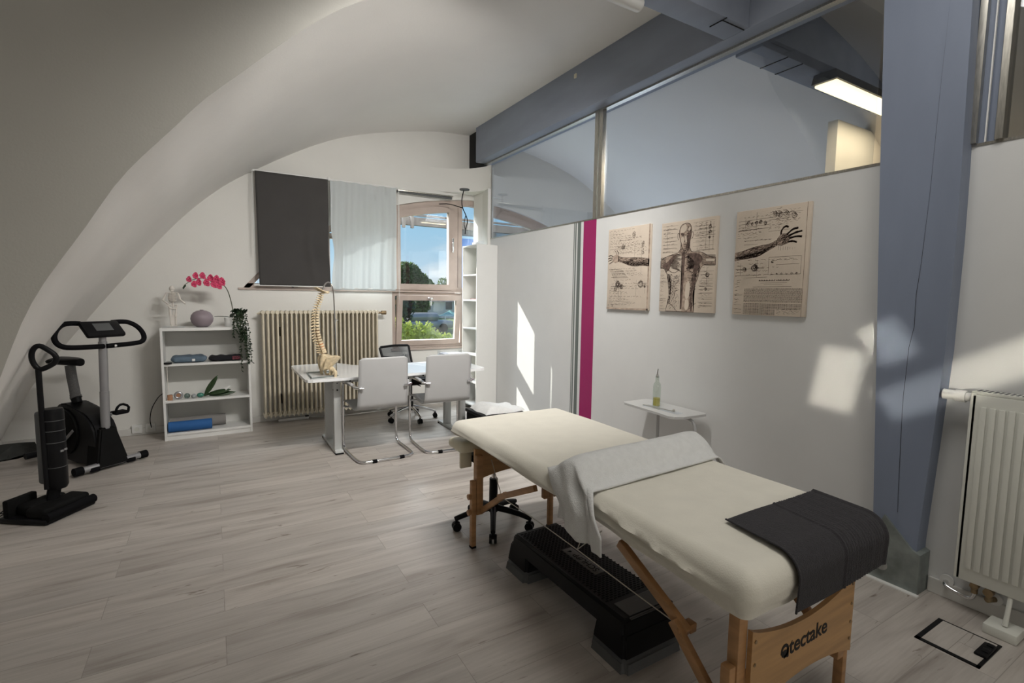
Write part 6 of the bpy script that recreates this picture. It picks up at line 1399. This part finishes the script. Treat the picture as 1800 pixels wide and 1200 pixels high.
# fanned muscle lines of both shoulders and the chest, ribs, belly
for s_, cx in ((-1, 0.415), (1, 0.47)):
    for k in range(26):
        f = k / 25; y0 = lerp(0.63, 0.44, f); ex = cx + s_ * lerp(0.30, 0.20, f); ey = lerp(0.615, 0.50, f)
        q = cur([(cx, y0), (cx + s_ * 0.09, lerp(y0, ey, .3) + 0.012), (cx + s_ * 0.18, lerp(y0, ey, .7) + 0.004), (ex, ey)], 10)
        line(ink, q[rnd.randint(0, 3):rnd.randint(7, 10)], rnd.uniform(0.0018, 0.0036) * (1.3 if s_ > 0 else 0.8))
    for k in range(14):
        a0 = lerp(0.62, 0.51, k / 13); line(ink, cur([(cx + s_ * 0.30, a0), (cx + s_ * 0.40, a0 - 0.012), (cx + s_ * 0.52, a0 - 0.018)], 6), rnd.uniform(0.0012, 0.0028))
    for k in range(7):
        v = 0.41 - k * 0.028; line(ink, cur([(cx + s_ * 0.215, v + 0.015), (cx + s_ * 0.15, v - 0.012), (cx + s_ * 0.06, v - 0.004)], 6), 0.0022 if s_ > 0 else 0.0014)
    line(ink, cur([(cx + s_ * 0.04, 0.47), (cx + s_ * 0.13, 0.435), (cx + s_ * 0.22, 0.455), (cx + s_ * 0.27, 0.50)], 12), 0.0036)
    line(ink, cur([(cx + s_ * 0.03, 0.635), (cx + s_ * 0.15, 0.63), (cx + s_ * 0.26, 0.625)], 8), 0.0034)
    line(ink, cur([(cx + s_ * 0.03, 0.34), (cx + s_ * 0.09, 0.32), (cx + s_ * 0.12, 0.33)], 6), 0.0018); line(ink, cur([(cx + s_ * 0.03, 0.25), (cx + s_ * 0.09, 0.235), (cx + s_ * 0.13, 0.24)], 6), 0.0018); line(ink, cur([(cx + s_ * 0.13, 0.40), (cx + s_ * 0.15, 0.25), (cx + s_ * 0.12, 0.12), (cx + s_ * 0.10, 0.02)], 8), 0.002)
    line(ink, cur([(cx + s_ * 0.22, 0.10), (cx + s_ * 0.14, 0.06), (cx + s_ * 0.05, 0.0)], 8), 0.0028)
hatch([(0.49, 0.64), (0.74, 0.62), (0.74, 0.44), (0.62, 0.25), (0.64, 0.03), (0.58, 0.03), (0.56, 0.40)], 260, 1.2, 0.06, 0.0020, 0.4); hatch([(0.05, 0.53), (0.30, 0.64), (0.22, 0.52), (0.14, 0.44), (0.18, 0.25), (0.14, 0.40), (0.07, 0.49)], 120, 0.8, 0.06, 0.0018, 0.4)
hatch([(0.49, 0.96), (0.565, 0.90), (0.55, 0.77), (0.47, 0.69), (0.50, 0.80)], 130, 1.2, 0.05, 0.0019); hatch(neck, 60, 1.3, 0.05, 0.002); hatch([(0.36, 0.93), (0.42, 0.96), (0.54, 0.95), (0.56, 0.90), (0.46, 0.87), (0.36, 0.87)], 50, 0.2, 0.05, 0.0013)
hatch([(0.405, 0.655), (0.425, 0.40), (0.41, 0.03), (0.44, 0.03), (0.462, 0.40), (0.47, 0.655)], 90, 1.57, 0.08, 0.0022, 0.3)
for x in (0.408, 0.515): line(ink, [(x - 0.030, 0.850), (x, 0.860), (x + 0.030, 0.852)], 0.0050); knot(x, 0.838, 0.02, 10, 0.0018)
line(ink, cur([(0.462, 0.85), (0.468, 0.80), (0.445, 0.772), (0.485, 0.768)], 8), 0.0034); line(ink, [(0.43, 0.738), (0.46, 0.742), (0.495, 0.737)], 0.0044); line(ink, [(0.44, 0.718), (0.485, 0.718)], 0.002)
for s_, u in ((-1, 0.348), (1, 0.568)): line(ink, cur([(u, 0.86), (u + s_ * 0.028, 0.865), (u + s_ * 0.024, 0.81), (u + s_ * 0.004, 0.795)], 8), 0.0034)
knot(0.225, 0.415, 0.012, 8, 0.0018)
for k in range(8):
    v = 0.96 - k * 0.042; rule(0.03, v, 0.32, v - 0.004, 0.0008); rule(0.60, v, 0.95, v + 0.004, 0.0008)
for v in (0.93, 0.88, 0.83): scribble(0.04, 0.30, v, 0.012); scribble(0.62, 0.94, v, 0.012)
for k in range(3): knot(0.88, 0.90 - k * 0.055, 0.035 + 0.01 * (k == 1), 14, 0.0013)
rule(0.82, 0.95, 0.82, 0.66); rule(0.94, 0.95, 0.94, 0.66); rule(0.88, 0.95, 0.88, 0.64); rule(0.12, 0.94, 0.12, 0.70)
knot(0.87, 0.40, 0.05, 20, 0.0014); rule(0.86, 0.53, 0.86, 0.30); rule(0.78, 0.44, 0.98, 0.44); knot(0.85, 0.25, 0.035, 12); 
for k in range(7): rule(0.72, 0.34 - k * 0.045, 0.96, 0.345 - k * 0.045, 0.0008); scribble(0.74, 0.95, 0.33 - k * 0.045, 0.014)
for k in range(6): scribble(0.02, 0.13, 0.40 - k * 0.055, 0.012); 
rule(0.0, 0.33, 0.14, 0.33); rule(0.0, 0.12, 0.14, 0.12)
finish(t, ink, wash, washD)
